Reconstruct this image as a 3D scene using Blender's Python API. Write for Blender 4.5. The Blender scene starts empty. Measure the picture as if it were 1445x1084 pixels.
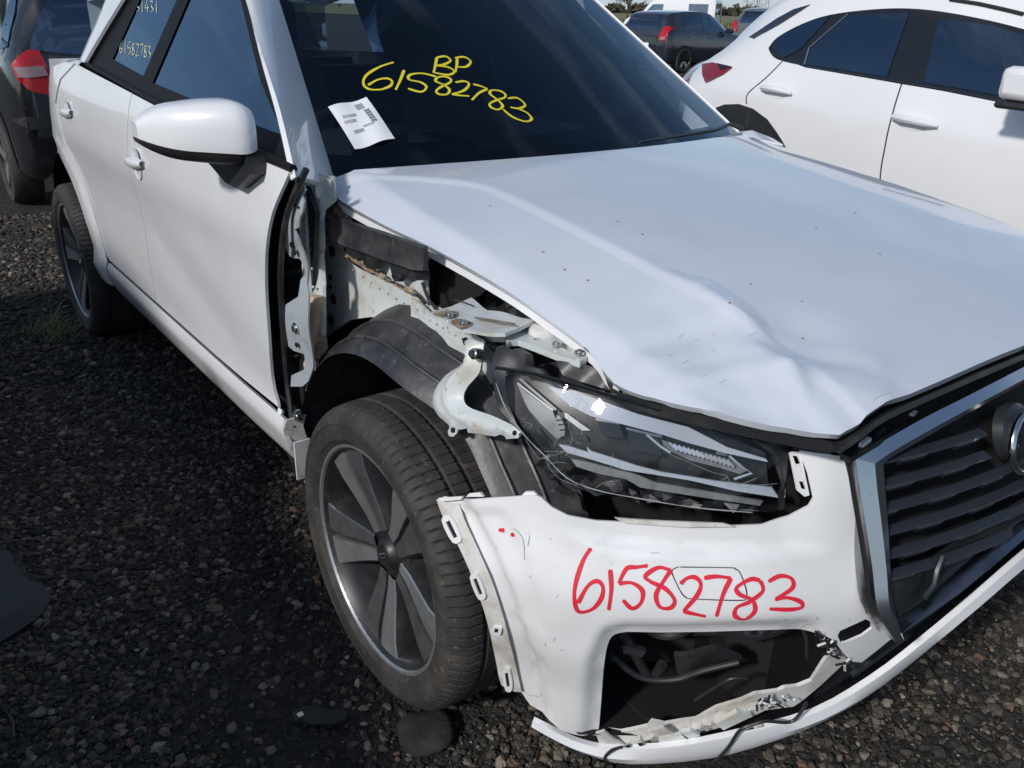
import bpy, math, random
import numpy as np
from mathutils import Vector, Matrix
from mathutils.bvhtree import BVHTree
from mathutils.geometry import delaunay_2d_cdt

random.seed(7); np.random.seed(7)
SC = bpy.context.scene
COL = SC.collection
R = math.radians

# ------------------------------------------------------------------ camera
CAM = np.array([1.30677, -1.522, 1.35027]); YAW, PITCH, ROLL = 2.48827, -0.41545, 0.02431
FPX, PW, PH = 1206.893, 1445.0, 1084.0
_f = np.array([math.cos(PITCH)*math.cos(YAW), math.cos(PITCH)*math.sin(YAW), math.sin(PITCH)])
_r = np.cross(_f, [0, 0, 1]); _r /= np.linalg.norm(_r); _u = np.cross(_r, _f)
_r, _u = _r*math.cos(ROLL)+_u*math.sin(ROLL), -_r*math.sin(ROLL)+_u*math.cos(ROLL)
cd = bpy.data.cameras.new('camera'); cam = bpy.data.objects.new('camera', cd); COL.objects.link(cam)
cd.sensor_fit = 'HORIZONTAL'; cd.sensor_width = 36; cd.lens = 36*FPX/PW; cd.clip_start = .05; cd.clip_end = 3000
cam.matrix_world = Matrix(((_r[0], _u[0], -_f[0], CAM[0]), (_r[1], _u[1], -_f[1], CAM[1]), (_r[2], _u[2], -_f[2], CAM[2]), (0, 0, 0, 1)))
SC.camera = cam

# ------------------------------------------------------------------ world, sun, exposure
SUN_EL, SUN_AZ = R(32), R(-77)          # azimuth of the sun, measured from +X towards +Y
SC.world = bpy.data.worlds.new('World'); SC.world.use_nodes = True
nt = SC.world.node_tree; bg = nt.nodes['Background']
sky = nt.nodes.new('ShaderNodeTexSky'); sky.sky_type = 'NISHITA'; sky.sun_disc = False
sky.sun_elevation = SUN_EL; sky.sun_rotation = math.pi/2 - SUN_AZ
sky.air_density = 1.0; sky.dust_density = .6; sky.ozone_density = 1.5
tc = nt.nodes.new('ShaderNodeTexCoord'); mp = nt.nodes.new('ShaderNodeMapping'); mp.inputs['Scale'].default_value = (1, 1, 3.2)
nz = nt.nodes.new('ShaderNodeTexNoise'); nz.inputs['Scale'].default_value = 2.6; nz.inputs['Detail'].default_value = 7; nz.inputs['Roughness'].default_value = .55
cr_ = nt.nodes.new('ShaderNodeValToRGB'); cr_.color_ramp.elements[0].position = .50; cr_.color_ramp.elements[1].position = .80
mx = nt.nodes.new('ShaderNodeMixRGB'); mx.inputs[2].default_value = (7.5, 8.0, 8.8, 1)
ml = nt.nodes.new('ShaderNodeMath'); ml.operation = 'MULTIPLY'; ml.inputs[1].default_value = .55
nt.links.new(tc.outputs['Generated'], mp.inputs[0]); nt.links.new(mp.outputs[0], nz.inputs['Vector'])
nt.links.new(nz.outputs['Fac'], cr_.inputs[0]); nt.links.new(cr_.outputs[0], ml.inputs[0]); nt.links.new(ml.outputs[0], mx.inputs[0])
sx_ = nt.nodes.new('ShaderNodeSeparateXYZ'); hr_ = nt.nodes.new('ShaderNodeMapRange'); hr_.inputs[1].default_value = 0; hr_.inputs[2].default_value = .22; hr_.inputs[3].default_value = .8; hr_.inputs[4].default_value = 0
hz_ = nt.nodes.new('ShaderNodeMixRGB'); hz_.inputs[2].default_value = (4.6, 5.6, 6.9, 1)      # hazy pale blue horizon, the same all round
nt.links.new(tc.outputs['Generated'], sx_.inputs[0]); nt.links.new(sx_.outputs[2], hr_.inputs[0]); nt.links.new(hr_.outputs[0], hz_.inputs[0])
nt.links.new(sky.outputs[0], hz_.inputs[1]); nt.links.new(hz_.outputs[0], mx.inputs[1]); nt.links.new(mx.outputs[0], bg.inputs[0]); bg.inputs[1].default_value = .088
sd = bpy.data.lights.new('sun', 'SUN'); sd.energy = 2.35; sd.angle = R(4.5); sd.color = (1, .965, .92)
sun = bpy.data.objects.new('sun', sd); COL.objects.link(sun); sun.location = (-1, -6, 6)
S2 = Vector((math.cos(SUN_EL)*math.cos(SUN_AZ), math.cos(SUN_EL)*math.sin(SUN_AZ), math.sin(SUN_EL)))
sun.rotation_euler = S2.to_track_quat('Z', 'Y').to_euler()
vs = SC.view_settings; vs.view_transform = 'Standard'; vs.look = 'None'; vs.exposure = 0.26; vs.gamma = 1; vs.use_curve_mapping = False

# ------------------------------------------------------------------ geometry helpers
def rays(P):
    P = np.asarray(P, float).reshape(-1, 2)
    D = _f[None]+_r[None]*((P[:, :1]-PW/2)/FPX)-_u[None]*((P[:, 1:]-PH/2)/FPX)
    return D/np.linalg.norm(D, axis=1, keepdims=True)
def at(px, py, x=None, y=None, z=None):
    d = rays([(px, py)])[0]; i = 0 if x is not None else (1 if y is not None else 2); a = (x, y, z)[i]
    return CAM+(a-CAM[i])/d[i]*d
def hits(F, P, t0=.35, t1=9.0, n=500):
    D = rays(P); ts = np.linspace(t0, t1, n); out = np.zeros((len(D), 3))
    X = CAM[None, None]+ts[None, :, None]*D[:, None]
    V = F(X[..., 0], X[..., 1], X[..., 2]); s = (V[:, :-1] > 0) & (V[:, 1:] <= 0)
    k = np.where(s.any(1), s.argmax(1), np.abs(V).argmin(1).clip(0, n-2))
    a, b = ts[k], ts[k+1]
    for _ in range(24):
        m = (a+b)/2; Q = CAM+m[:, None]*D; v = F(Q[:, 0], Q[:, 1], Q[:, 2]); a = np.where(v > 0, m, a); b = np.where(v > 0, b, m)
    return CAM+((a+b)/2)[:, None]*D
def grad(F, Q, e=1e-3):
    g = np.stack([F(Q[:, 0]+e*(i == 0), Q[:, 1]+e*(i == 1), Q[:, 2]+e*(i == 2))-F(Q[:, 0]-e*(i == 0), Q[:, 1]-e*(i == 1), Q[:, 2]-e*(i == 2)) for i in range(3)], 1)
    return g/np.maximum(np.linalg.norm(g, axis=1, keepdims=True), 1e-9)
def Z(L, ox, oy, s): return [(ox+a/s, oy+b/s) for a, b in L]
def cr(P, k=5, closed=False):
    """Catmull-Rom through points of any dimension"""
    P = [np.asarray(p, float) for p in P]; n = len(P); o = []
    rng = range(n) if closed else range(n-1)
    for i in rng:
        if closed: a, b, c, d = P[i-1], P[i], P[(i+1) % n], P[(i+2) % n]
        else: a, b, c, d = P[max(i-1, 0)], P[i], P[i+1], P[min(i+2, n-1)]
        for j in range(k):
            t = j/k; o.append(.5*(2*b+(c-a)*t+(2*a-5*b+4*c-d)*t*t+(3*b-a-3*c+d)*t**3))
    if not closed: o.append(P[-1])
    return [tuple(q) for q in o]
def interp(xs, ys):
    xs, ys = np.array(xs, float), np.array(ys, float)
    h = np.diff(xs); dl = np.diff(ys)/h; m = np.zeros(len(xs)); m[0], m[-1] = dl[0], dl[-1]
    for i in range(1, len(xs)-1):
        m[i] = 0 if dl[i-1]*dl[i] <= 0 else 2*dl[i-1]*dl[i]/(dl[i-1]+dl[i])
    def f(x):
        x = np.clip(x, xs[0], xs[-1]); i = np.clip(np.searchsorted(xs, x)-1, 0, len(xs)-2); t = (x-xs[i])/h[i]
        return ((2*t**3-3*t**2+1)*ys[i]+(t**3-2*t**2+t)*h[i]*m[i]+(-2*t**3+3*t**2)*ys[i+1]+(t**3-t**2)*h[i]*m[i+1])
    return f
def inpoly(P, poly):
    x, y = P[:, 0], P[:, 1]; r = np.zeros(len(P), bool); n = len(poly)
    for i in range(n):
        x1, y1 = poly[i]; x2, y2 = poly[i-1]
        c = ((y1 > y) != (y2 > y)); r ^= c & (x < (x2-x1)*(y-y1)/((y2-y1) if y2 != y1 else 1e-12)+x1)
    return r
def segdist(P, poly, closed=True):
    d = np.full(len(P), 1e9); n = len(poly)
    for i in range(n if closed else n-1):
        a = np.array(poly[i]); b = np.array(poly[(i+1) % n]); ab = b-a; L = max(ab@ab, 1e-12)
        t = np.clip(((P-a)@ab)/L, 0, 1); d = np.minimum(d, np.linalg.norm(P-a-t[:, None]*ab, axis=1))
    return d
def resample(poly, step):
    o = []
    for i in range(len(poly)):
        a = np.array(poly[i], float); b = np.array(poly[(i+1) % len(poly)], float); n = max(1, int(np.linalg.norm(b-a)/step))
        o += [tuple(a+(b-a)*j/n) for j in range(n)]
    return o
def cdt(outline, holes, step):
    loops = [resample(outline, step)]+[resample(h, step) for h in holes]
    V = []; E = []
    for L in loops:
        s = len(V); V += L; E += [(s+i, s+(i+1) % len(L)) for i in range(len(L))]
    A = np.array(outline); g = np.array([(x, y) for j, y in enumerate(np.arange(A[:, 1].min(), A[:, 1].max(), step*.9)) for x in np.arange(A[:, 0].min()+(j % 2)*step*.5, A[:, 0].max(), step)])
    if len(g):
        m = inpoly(g, outline)
        for h in holes: m &= ~inpoly(g, h)
        g = g[m]
    if len(g):
        d = np.min([segdist(g, L) for L in [outline]+list(holes)], axis=0); g = g[d > .5*step]; V = V+[tuple(q) for q in g]
    vo, eo, fo = delaunay_2d_cdt([Vector((float(a), float(b))) for a, b in V], E, [], 1, 1e-6)[:3]
    vo = np.array([tuple(v) for v in vo]); C = np.array([vo[list(f)].mean(0) for f in fo])
    k = inpoly(C, outline)
    for h in holes: k &= ~inpoly(C, h)
    return vo, [tuple(f) for f, q in zip(fo, k) if q]

class MB:
    def __init__(s): s.v = []; s.f = []
    def add(s, V, F):
        o = len(s.v); s.v += [tuple(map(float, v)) for v in V]; s.f += [tuple(i+o for i in f) for f in F]; return s
    def grid(s, G, cu=False, cv=False):
        n, m = len(G), len(G[0]); V = [p for r in G for p in r]; F = []
        for i in range(n if cu else n-1):
            for j in range(m if cv else m-1):
                i2, j2 = (i+1) % n, (j+1) % m; F.append((i*m+j, i*m+j2, i2*m+j2, i2*m+j))
        return s.add(V, F)
    def box(s, lo, hi, M=None):
        V = [Vector((x, y, z)) for x in (lo[0], hi[0]) for y in (lo[1], hi[1]) for z in (lo[2], hi[2])]
        if M is not None: V = [M @ v for v in V]
        return s.add(V, [(0, 1, 3, 2), (4, 6, 7, 5), (0, 4, 5, 1), (2, 3, 7, 6), (0, 2, 6, 4), (1, 5, 7, 3)])
    def tube(s, path, r, n=8, cap=True):
        P = [Vector(p) for p in path]; rr = r if hasattr(r, '__len__') else [r]*len(P); rings = []; up = None
        for i, p in enumerate(P):
            t = (P[min(i+1, len(P)-1)]-P[max(i-1, 0)]).normalized()
            if up is None: up = t.orthogonal().normalized()
            up = (up-t*up.dot(t)); up = up.normalized() if up.length > 1e-6 else t.orthogonal().normalized(); w = t.cross(up)
            rings.append([p+(up*math.cos(a)+w*math.sin(a))*rr[i] for a in [2*math.pi*k/n for k in range(n)]])
        s.grid(rings, cv=True)
        if cap:
            s.add(rings[0], [tuple(range(n))[::-1]]); s.add(rings[-1], [tuple(range(n))])
        return s
    def prism(s, A, B):
        n = len(A); s.add(list(A)+list(B), [tuple(range(n)), tuple(range(2*n-1, n-1, -1))]+[(i, n+i, n+(i+1) % n, (i+1) % n) for i in range(n)]); return s
    def lathe(s, prof, n=48, axis='y', c=(0, 0, 0)):
        G = []
        for k in range(n):
            a = 2*math.pi*k/n; G.append([(c[0]+r*math.cos(a), c[1]+h, c[2]+r*math.sin(a)) if axis == 'y' else (c[0]+r*math.cos(a), c[1]+r*math.sin(a), c[2]+h) for r, h in prof])
        return s.grid(G, cu=True)
    def solidify(s, th, off):
        """give a sheet real thickness with crisp, unshared rims"""
        V = np.array(s.v); N = np.zeros_like(V); cnt = {}
        for f in s.f:
            n = np.cross(V[f[1]]-V[f[0]], V[f[2]]-V[f[0]]) if len(f) == 3 else np.cross(V[f[2]]-V[f[0]], V[f[3]]-V[f[1]])
            for i in range(len(f)):
                N[f[i]] += n; e = (f[i], f[(i+1) % len(f)]); cnt[e] = cnt.get(e, 0)+1
        N /= np.maximum(np.linalg.norm(N, axis=1, keepdims=True), 1e-12)
        A = V+N*th*(1+off)/2; B = V-N*th*(1-off)/2; F0 = list(s.f); s.v = []; s.f = []
        s.add(A, F0); s.add(B, [f[::-1] for f in F0])
        rim = [e for e in cnt if (e[1], e[0]) not in cnt]; vv = []; ff = []; ix = {}
        def g(i):
            if i not in ix: ix[i] = len(vv); vv.extend([A[i], B[i]])
            return ix[i]
        for a, b in rim:
            i, j = g(a), g(b); ff.append((i, i+1, j+1, j))
        s.add(vv, ff)
    def build(s, name, mat, parent=None, smooth=35, solid=0, off=-1, bevel=0, mirror=False, weld=False):
        if solid: s.solidify(solid, off)
        me = bpy.data.meshes.new(name); me.from_pydata(s.v, [], s.f); me.update()
        if weld:
            import bmesh
            bm = bmesh.new(); bm.from_mesh(me); bmesh.ops.remove_doubles(bm, verts=bm.verts, dist=1e-5); bmesh.ops.recalc_face_normals(bm, faces=bm.faces); bm.to_mesh(me); bm.free()
        if smooth:
            me.polygons.foreach_set('use_smooth', [True]*len(me.polygons)); me.set_sharp_from_angle(angle=R(smooth))
        o = bpy.data.objects.new(name, me); COL.objects.link(o); me.materials.append(M[mat] if isinstance(mat, str) else mat)
        if parent is not None: o.parent = parent
        if bevel: m = o.modifiers.new('b', 'BEVEL'); m.width = bevel; m.segments = 2; m.limit_method = 'ANGLE'; m.angle_limit = R(40)
        if mirror: m = o.modifiers.new('m', 'MIRROR'); m.use_axis = (False, True, False)
        return o
def tag(o, label=None, cat=None, group=None, kind=None):
    for k, v in (('label', label), ('category', cat), ('group', group), ('kind', kind)):
        if v: o[k] = v
    return o
def empty(name, loc, rz=0, label=None, cat=None, group=None):
    o = bpy.data.objects.new(name, None); COL.objects.link(o); o.location = loc; o.rotation_euler = (0, 0, rz); o.empty_display_size = .2
    return tag(o, label, cat, group)
def panel(name, outline, F, mat, parent, holes=(), step=14, off=0., solid=.0, disp=None, domain='px', mapf=None, smooth=30, bevel=0, soff=-1):
    """outline and holes lie in a 2-D domain; every vertex is carried to the 3-D surface F = 0"""
    v2, fs = cdt(outline, list(holes), step)
    if domain == 'px': Q = hits(F, v2)
    else: Q = mapf(v2)
    if F is not None:
        n = grad(F, Q); o = np.full(len(Q), off)
        if disp is not None: o = o+disp(v2, Q)
        Q = Q+n*o[:, None]
    elif disp is not None: Q = Q+disp(v2, Q)
    c = Q.mean(0); f0 = fs[len(fs)//2]; nn = np.zeros(3)
    for f in fs: nn += np.cross(Q[f[1]]-Q[f[0]], Q[f[2]]-Q[f[0]])
    if nn@(CAM-c) < 0: fs = [f[::-1] for f in fs]
    mb = MB().add(Q, fs); return mb.build(name, mat, parent, smooth=smooth, solid=solid, off=soff, bevel=bevel)
def sheet(name, P, thick, mat, parent, bevel=0, smooth=30):
    """flat or nearly flat solid plate from 3-D outline P, thickness away from the viewer"""
    P = [np.array(p, float) for p in P]; n = np.zeros(3); c = np.mean(P, 0)
    for i in range(len(P)): n += np.cross(P[i-1]-c, P[i]-c)
    n /= np.linalg.norm(n)
    if n@(CAM-c) < 0: P = P[::-1]; n = -n
    return MB().prism(P, [p-n*thick for p in P]).build(name, mat, parent, bevel=bevel, smooth=smooth)
def bvh_of(*objs):
    V = []; Fs = []
    for o in objs:
        s = len(V); mw = o.matrix_world if o.parent is None else (o.parent.matrix_world @ o.matrix_local if False else o.matrix_basis)
        V += [mw @ v.co for v in o.data.vertices]; Fs += [tuple(i+s for i in p.vertices) for p in o.data.polygons]
    return BVHTree.FromPolygons(V, Fs)
def cast(P, b):
    out = []; last = None
    for d in rays(P):
        h = b.ray_cast(Vector(CAM), Vector(d))
        if h[0] is None: out.append(last); continue
        n = h[1] if h[1].dot(Vector(d)) < 0 else -h[1]; last = (h[0], n); out.append(last)
    return [o for o in out if o]
def ribbon(mb, P, b, w, off=.0012, taper=True):
    """a painted stroke lying on a surface: flat strip of width w (m) with round-ish ends"""
    H = cast(P, b); L = []; Rr = []
    for i, (p, n) in enumerate(H):
        a = H[max(i-1, 0)][0]; c = H[min(i+1, len(H)-1)][0]; t = (c-a)
        if t.length < 1e-7: continue
        s = t.normalized().cross(n).normalized(); k = w*(.5 if taper and i in (0, len(H)-1) else 1+.16*math.sin(i*.33+len(H)))/2
        L.append(p+n*off-s*k); Rr.append(p+n*off+s*k)
    if len(L) > 1: mb.grid([L, Rr])
def dpanel(name, outline, b, mat, parent, step=10, off=.003, solid=.003, smooth=30):
    """panel laid on an already built body by casting"""
    v2, fs = cdt(outline, [], step); V = []; keep = []
    for d in rays(v2):
        h = b.ray_cast(Vector(CAM), Vector(d))
        if h[0] is None: V.append((0, 0, 0)); keep.append(False)
        else:
            n = h[1] if h[1].dot(Vector(d)) < 0 else -h[1]; V.append(h[0]+n*off); keep.append(True)
    fs = [f for f in fs if all(keep[i] for i in f)]
    if not fs: return None
    used = sorted({i for f in fs for i in f}); ix = {u: i for i, u in enumerate(used)}
    V = np.array([tuple(V[u]) for u in used]); fs = [tuple(ix[i] for i in f) for f in fs]
    nn = sum(np.cross(V[f[1]]-V[f[0]], V[f[2]]-V[f[0]]) for f in fs)
    if nn@(CAM-V.mean(0)) < 0: fs = [f[::-1] for f in fs]
    return MB().add(V, fs).build(name, mat, parent, smooth=smooth, solid=solid, off=1)

# ------------------------------------------------------------------ materials
M = {}
def mat(name, col, rough=.5, metal=0., coat=0., spec=.5, noise=None, bump=None, dirt=None):
    """noise=(scale, colour2, lo, hi); bump=(scale, strength, distance); dirt=(scale, colour, lo, hi)"""
    m = bpy.data.materials.new(name); m.use_nodes = True; t = m.node_tree; p = t.nodes['Principled BSDF']
    p.inputs['Base Color'].default_value = (*col, 1); p.inputs['Roughness'].default_value = rough; p.inputs['Metallic'].default_value = metal
    p.inputs['Coat Weight'].default_value = coat; p.inputs['Coat Roughness'].default_value = .04; p.inputs['Specular IOR Level'].default_value = spec
    co = t.nodes.new('ShaderNodeTexCoord'); src = None
    for k, q in enumerate([noise, dirt]):
        if not q: continue
        n = t.nodes.new('ShaderNodeTexNoise'); n.inputs['Scale'].default_value = q[0]; n.inputs['Detail'].default_value = 8; n.inputs['Roughness'].default_value = .65
        t.links.new(co.outputs['Object'], n.inputs['Vector'])
        rp = t.nodes.new('ShaderNodeMapRange'); rp.inputs[1].default_value = q[2]; rp.inputs[2].default_value = q[3]; t.links.new(n.outputs['Fac'], rp.inputs[0])
        x = t.nodes.new('ShaderNodeMixRGB'); x.inputs[1].default_value = (*col, 1); x.inputs[2].default_value = (*q[1], 1)
        if src: t.links.new(src, x.inputs[1])
        t.links.new(rp.outputs[0], x.inputs[0]); src = x.outputs[0]
    if src: t.links.new(src, p.inputs['Base Color'])
    if bump:
        n = t.nodes.new('ShaderNodeTexNoise'); n.inputs['Scale'].default_value = bump[0]; n.inputs['Detail'].default_value = 6
        t.links.new(co.outputs['Object'], n.inputs['Vector']); b = t.nodes.new('ShaderNodeBump'); b.inputs['Strength'].default_value = bump[1]; b.inputs['Distance'].default_value = bump[2]
        t.links.new(n.outputs['Fac'], b.inputs['Height']); t.links.new(b.outputs[0], p.inputs['Normal'])
    M[name] = m; return m
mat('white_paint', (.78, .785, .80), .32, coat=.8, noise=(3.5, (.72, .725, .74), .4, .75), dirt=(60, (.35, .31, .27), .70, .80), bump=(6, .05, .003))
mat('hood_white_skylit', (.61, .645, .70), .30, coat=.9, noise=(4, (.56, .595, .65), .4, .75), dirt=(75, (.18, .16, .15), .735, .76), bump=(5, .06, .004))  # same white as the body, skylit tone put into the colour: darker and bluer
mat('bumper_paint', (.78, .78, .78), .38, coat=.5, noise=(5, (.70, .70, .69), .42, .75), dirt=(38, (.30, .27, .24), .69, .76))
mat('dirty_white', (.66, .65, .62), .6, noise=(14, (.40, .35, .29), .45, .72), dirt=(90, (.2, .17, .14), .62, .72))
mat('primer_metal', (.58, .62, .62), .38, coat=.2, noise=(13, (.50, .46, .38), .48, .68), dirt=(32, (.26, .19, .12), .60, .72))
mat('grey_bracket', (.36, .40, .43), .45, noise=(22, (.28, .28, .28), .5, .7), dirt=(70, (.20, .14, .09), .66, .74))
mat('sealant', (.52, .40, .29), .7, noise=(30, (.36, .25, .16), .45, .7), bump=(60, .5, .004))
mat('rust_dirt', (.20, .14, .09), .9, noise=(40, (.42, .36, .28), .45, .7), bump=(80, .5, .004))
mat('black_plastic', (.018, .019, .021), .45, noise=(12, (.06, .055, .05), .52, .78), bump=(120, .12, .002))
mat('dusty_plastic', (.024, .025, .030), .42, noise=(9, (.085, .082, .080), .44, .70), dirt=(28, (.20, .18, .155), .60, .74), bump=(40, .25, .004))
mat('gloss_black', (.012, .013, .015), .12, coat=.3)
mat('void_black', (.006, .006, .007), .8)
mat('grille_black', (.022, .025, .032), .30, dirt=(70, (.14, .11, .08), .68, .8))
mat('chrome', (.62, .63, .65), .16, metal=1, dirt=(55, (.25, .24, .22), .62, .75))
mat('dark_chrome', (.30, .31, .33), .24, metal=1, noise=(25, (.2, .2, .2), .5, .7))
mat('satin_frame', (.58, .59, .61), .17, metal=1, dirt=(60, (.16, .16, .16), .66, .78))
mat('soft_reflector', (.52, .53, .54), .5, metal=.2)
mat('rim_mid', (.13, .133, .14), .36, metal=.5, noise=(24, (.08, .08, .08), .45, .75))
mat('strip_silver', (.46, .50, .57), .36, spec=.3, dirt=(60, (.35, .33, .31), .62, .75))
mat('lamp_black', (.016, .017, .019), .3, spec=.4, noise=(40, (.05, .05, .052), .5, .7))
mat('reflector', (.72, .75, .80), .26, metal=.55, dirt=(60, (.35, .33, .31), .62, .75))
mat('lamp_grey', (.24, .245, .25), .4, metal=.1, noise=(30, (.12, .12, .12), .45, .7))
mat('rubber', (.028, .027, .026), .72, noise=(14, (.075, .066, .056), .45, .75), dirt=(70, (.17, .145, .115), .60, .76), bump=(90, .2, .003))
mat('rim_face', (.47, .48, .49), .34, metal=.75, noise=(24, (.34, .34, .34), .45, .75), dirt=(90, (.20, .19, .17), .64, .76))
mat('rim_dark', (.022, .023, .025), .42, metal=.2, noise=(20, (.06, .055, .05), .5, .75))
mat('brake_metal', (.22, .17, .13), .5, metal=.7, noise=(30, (.30, .16, .08), .5, .7))
mat('interior', (.040, .042, .046), .7, bump=(150, .15, .002))
mat('interior_grey', (.10, .105, .11), .75)
mat('red_glass', (.42, .008, .012), .12, coat=.6)
mat('dark_red_glass', (.20, .010, .016), .12, coat=.6)
mat('clear_glass_white', (.30, .22, .22), .15, coat=.5)
mat('paper', (.80, .81, .84), .6, bump=(9, .35, .006))
mat('ink', (.05, .05, .06), .7)
mat('yellow_marker', (.72, .62, .03), .6, noise=(70, (.50, .42, .02), .5, .75))
mat('pale_marker', (.62, .60, .38), .7, noise=(60, (.35, .36, .30), .45, .65))
mat('red_marker', (.72, .020, .045), .5, noise=(60, (.60, .03, .05), .45, .7))
mat('black_paint', (.010, .011, .013), .12, coat=1, dirt=(18, (.05, .05, .05), .6, .85))
mat('navy_paint', (.018, .022, .034), .12, coat=1)
mat('silver_paint', (.42, .44, .47), .25, metal=.6, coat=.8)
mat('mazda_white', (.79, .79, .80), .26, coat=1, noise=(2, (.76, .76, .77), .4, .7))
mat('grey_paint', (.10, .11, .12), .2, coat=.8)
mat('seam', (.02, .02, .022), .7)
mat('mat_rubber', (.006, .012, .020), .55, bump=(260, .8, .004))
mat('stone_dark', (.014, .014, .015), .9, noise=(25, (.030, .028, .026), .4, .7), bump=(45, .6, .01))
mat('bark', (.08, .065, .05), .9); mat('leaf', (.05, .075, .03), .8); mat('far_leaf', (.055, .065, .04), .9, noise=(.6, (.10, .085, .05), .4, .65))
mat('grass', (.10, .14, .045), .9, noise=(1.5, (.22, .19, .08), .4, .7)); mat('dry_grass', (.20, .17, .08), .9, noise=(2, (.11, .13, .04), .4, .7))
mat('steel', (.25, .26, .28), .5, metal=.6); mat('bolt_metal', (.55, .55, .54), .3, metal=1)

def glass(name, tint, rough=.0, ior=1.5, extra=0., refl=(1, 1, 1)):
    m = bpy.data.materials.new(name); m.use_nodes = True; t = m.node_tree; t.nodes.remove(t.nodes['Principled BSDF'])
    o = t.nodes['Material Output']; tr = t.nodes.new('ShaderNodeBsdfTransparent'); tr.inputs[0].default_value = (*tint, 1)
    g = t.nodes.new('ShaderNodeBsdfGlossy'); g.inputs['Roughness'].default_value = rough; g.inputs['Color'].default_value = (*refl, 1); fr = t.nodes.new('ShaderNodeFresnel'); fr.inputs[0].default_value = ior
    ad = t.nodes.new('ShaderNodeMath'); ad.inputs[1].default_value = extra; ad.use_clamp = True
    mx = t.nodes.new('ShaderNodeMixShader'); t.links.new(fr.outputs[0], ad.inputs[0]); t.links.new(ad.outputs[0], mx.inputs[0]); t.links.new(tr.outputs[0], mx.inputs[1]); t.links.new(g.outputs[0], mx.inputs[2]); t.links.new(mx.outputs[0], o.inputs[0])
    M[name] = m
glass('windshield_glass', (.46, .52, .56), ior=1.5, refl=(.75, .9, 1))
mat('trim_black', (.006, .006, .007), .55, spec=.2)
glass('tinted_glass', (.16, .19, .21), ior=1.6, extra=.16, refl=(.62, .80, 1))
glass('lamp_lens', (.93, .935, .94), rough=.02, ior=1.25)

# ------------------------------------------------------------------ body surfaces of the damaged car (x forward, y to its left, z up, origin under the front axle)
sm = lambda a, b, x: np.clip((x-a)/(b-a), 0, 1)**2*(3-2*np.clip((x-a)/(b-a), 0, 1))
hood_zc = interp([-.7, -.4, -.1, .2, .45, .6, .72, .85], [1.055, 1.045, 1.025, .993, .955, .925, .893, .85])
def hood_z(x, y):
    a = np.abs(y); yc = .49+.20*(1-sm(-.47, -.12, x)); dr = .014+.034*sm(-.45, .45, x)
    top = hood_zc(x)-.018*(a/.5)**2-.02*sm(.6, .8, x)*(a/.5)**2
    return top-dr*np.clip((a-yc)/(.715-.49), 0, 3)-.0045*sm(yc-.003, yc+.012, a)-.028*np.clip((a-.650)/.06, 0, 2)
F_hood = lambda x, y, z: z-hood_z(x, y)
F_ws = lambda x, y, z: x-(-.28-.40*y*y-(z-1.0)/.58)
tap = lambda x: .30*np.maximum(0, -x-2.35)**2
tapg = lambda x: .38*np.maximum(0, -x-2.02)**2
F_gr = lambda x, y, z: -(y-(-.835+(z-1.08)*.6+tapg(x)+.05*np.maximum(0, x+.6)))
_zk, _zv = [.28, .335, .350, .418, .432, .454, .468, .62, .80, .868, .905, 1.0, 1.06, 1.2], [.80, .835, .846, .866, .868, .858, .852, .858, .866, .875, .877, .866, .853, .80]
_zs = lambda z: (np.interp(z-.006, _zk, _zv)+np.interp(z, _zk, _zv)+np.interp(z+.006, _zk, _zv))/3
def side_y(x, z):
    zl = .46+.26*np.clip((-.43-x)/.9, 0, 1)          # lower crease climbs towards the rear
    w = _zs(z)-.006*np.clip(1-np.abs(z-zl)/.13, 0, 1)*(z > .46)
    d = np.hypot(x+2.6, z-.34); w = w+.010*(1-sm(.515, .535, d))
    return -(w)+tap(x)+.015*np.maximum(0, x+.7)
F_side = lambda x, y, z: -(y-side_y(x, z))
_th = np.radians([-180, -110, -86.7, -73.8, -65.5, -57.5, -48.2, -39.1, -31.1, -15, 0, 15, 31.1, 39.1, 48.2, 57.5, 65.5, 73.8, 86.7, 110, 180])
_rr = [.9, .87, .871, .896, .917, .913, .899, .889, .872, .836, .825, .836, .872, .889, .899, .913, .917, .896, .871, .87, .9]
nose_r = interp(_th, _rr); nose_b = interp([.0, .15, .2, .3, .42, .52, .62, .70, .78, .86, .95], [-.04, -.035, -.02, .0, .035, .045, .020, .005, -.02, -.06, -.12])
F_nose = lambda x, y, z: np.hypot(x, y)-nose_r(np.arctan2(y, x))-nose_b(z)
F_grl = lambda x, y, z: x-(.812-.345*y*y-.41*(z-.72))
def Fy(y0, sx=0, sz=0): return lambda x, y, z: -(y-(y0+sx*x+sz*(z-.6)))
def Fz(z0): return lambda x, y, z: z-z0

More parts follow.
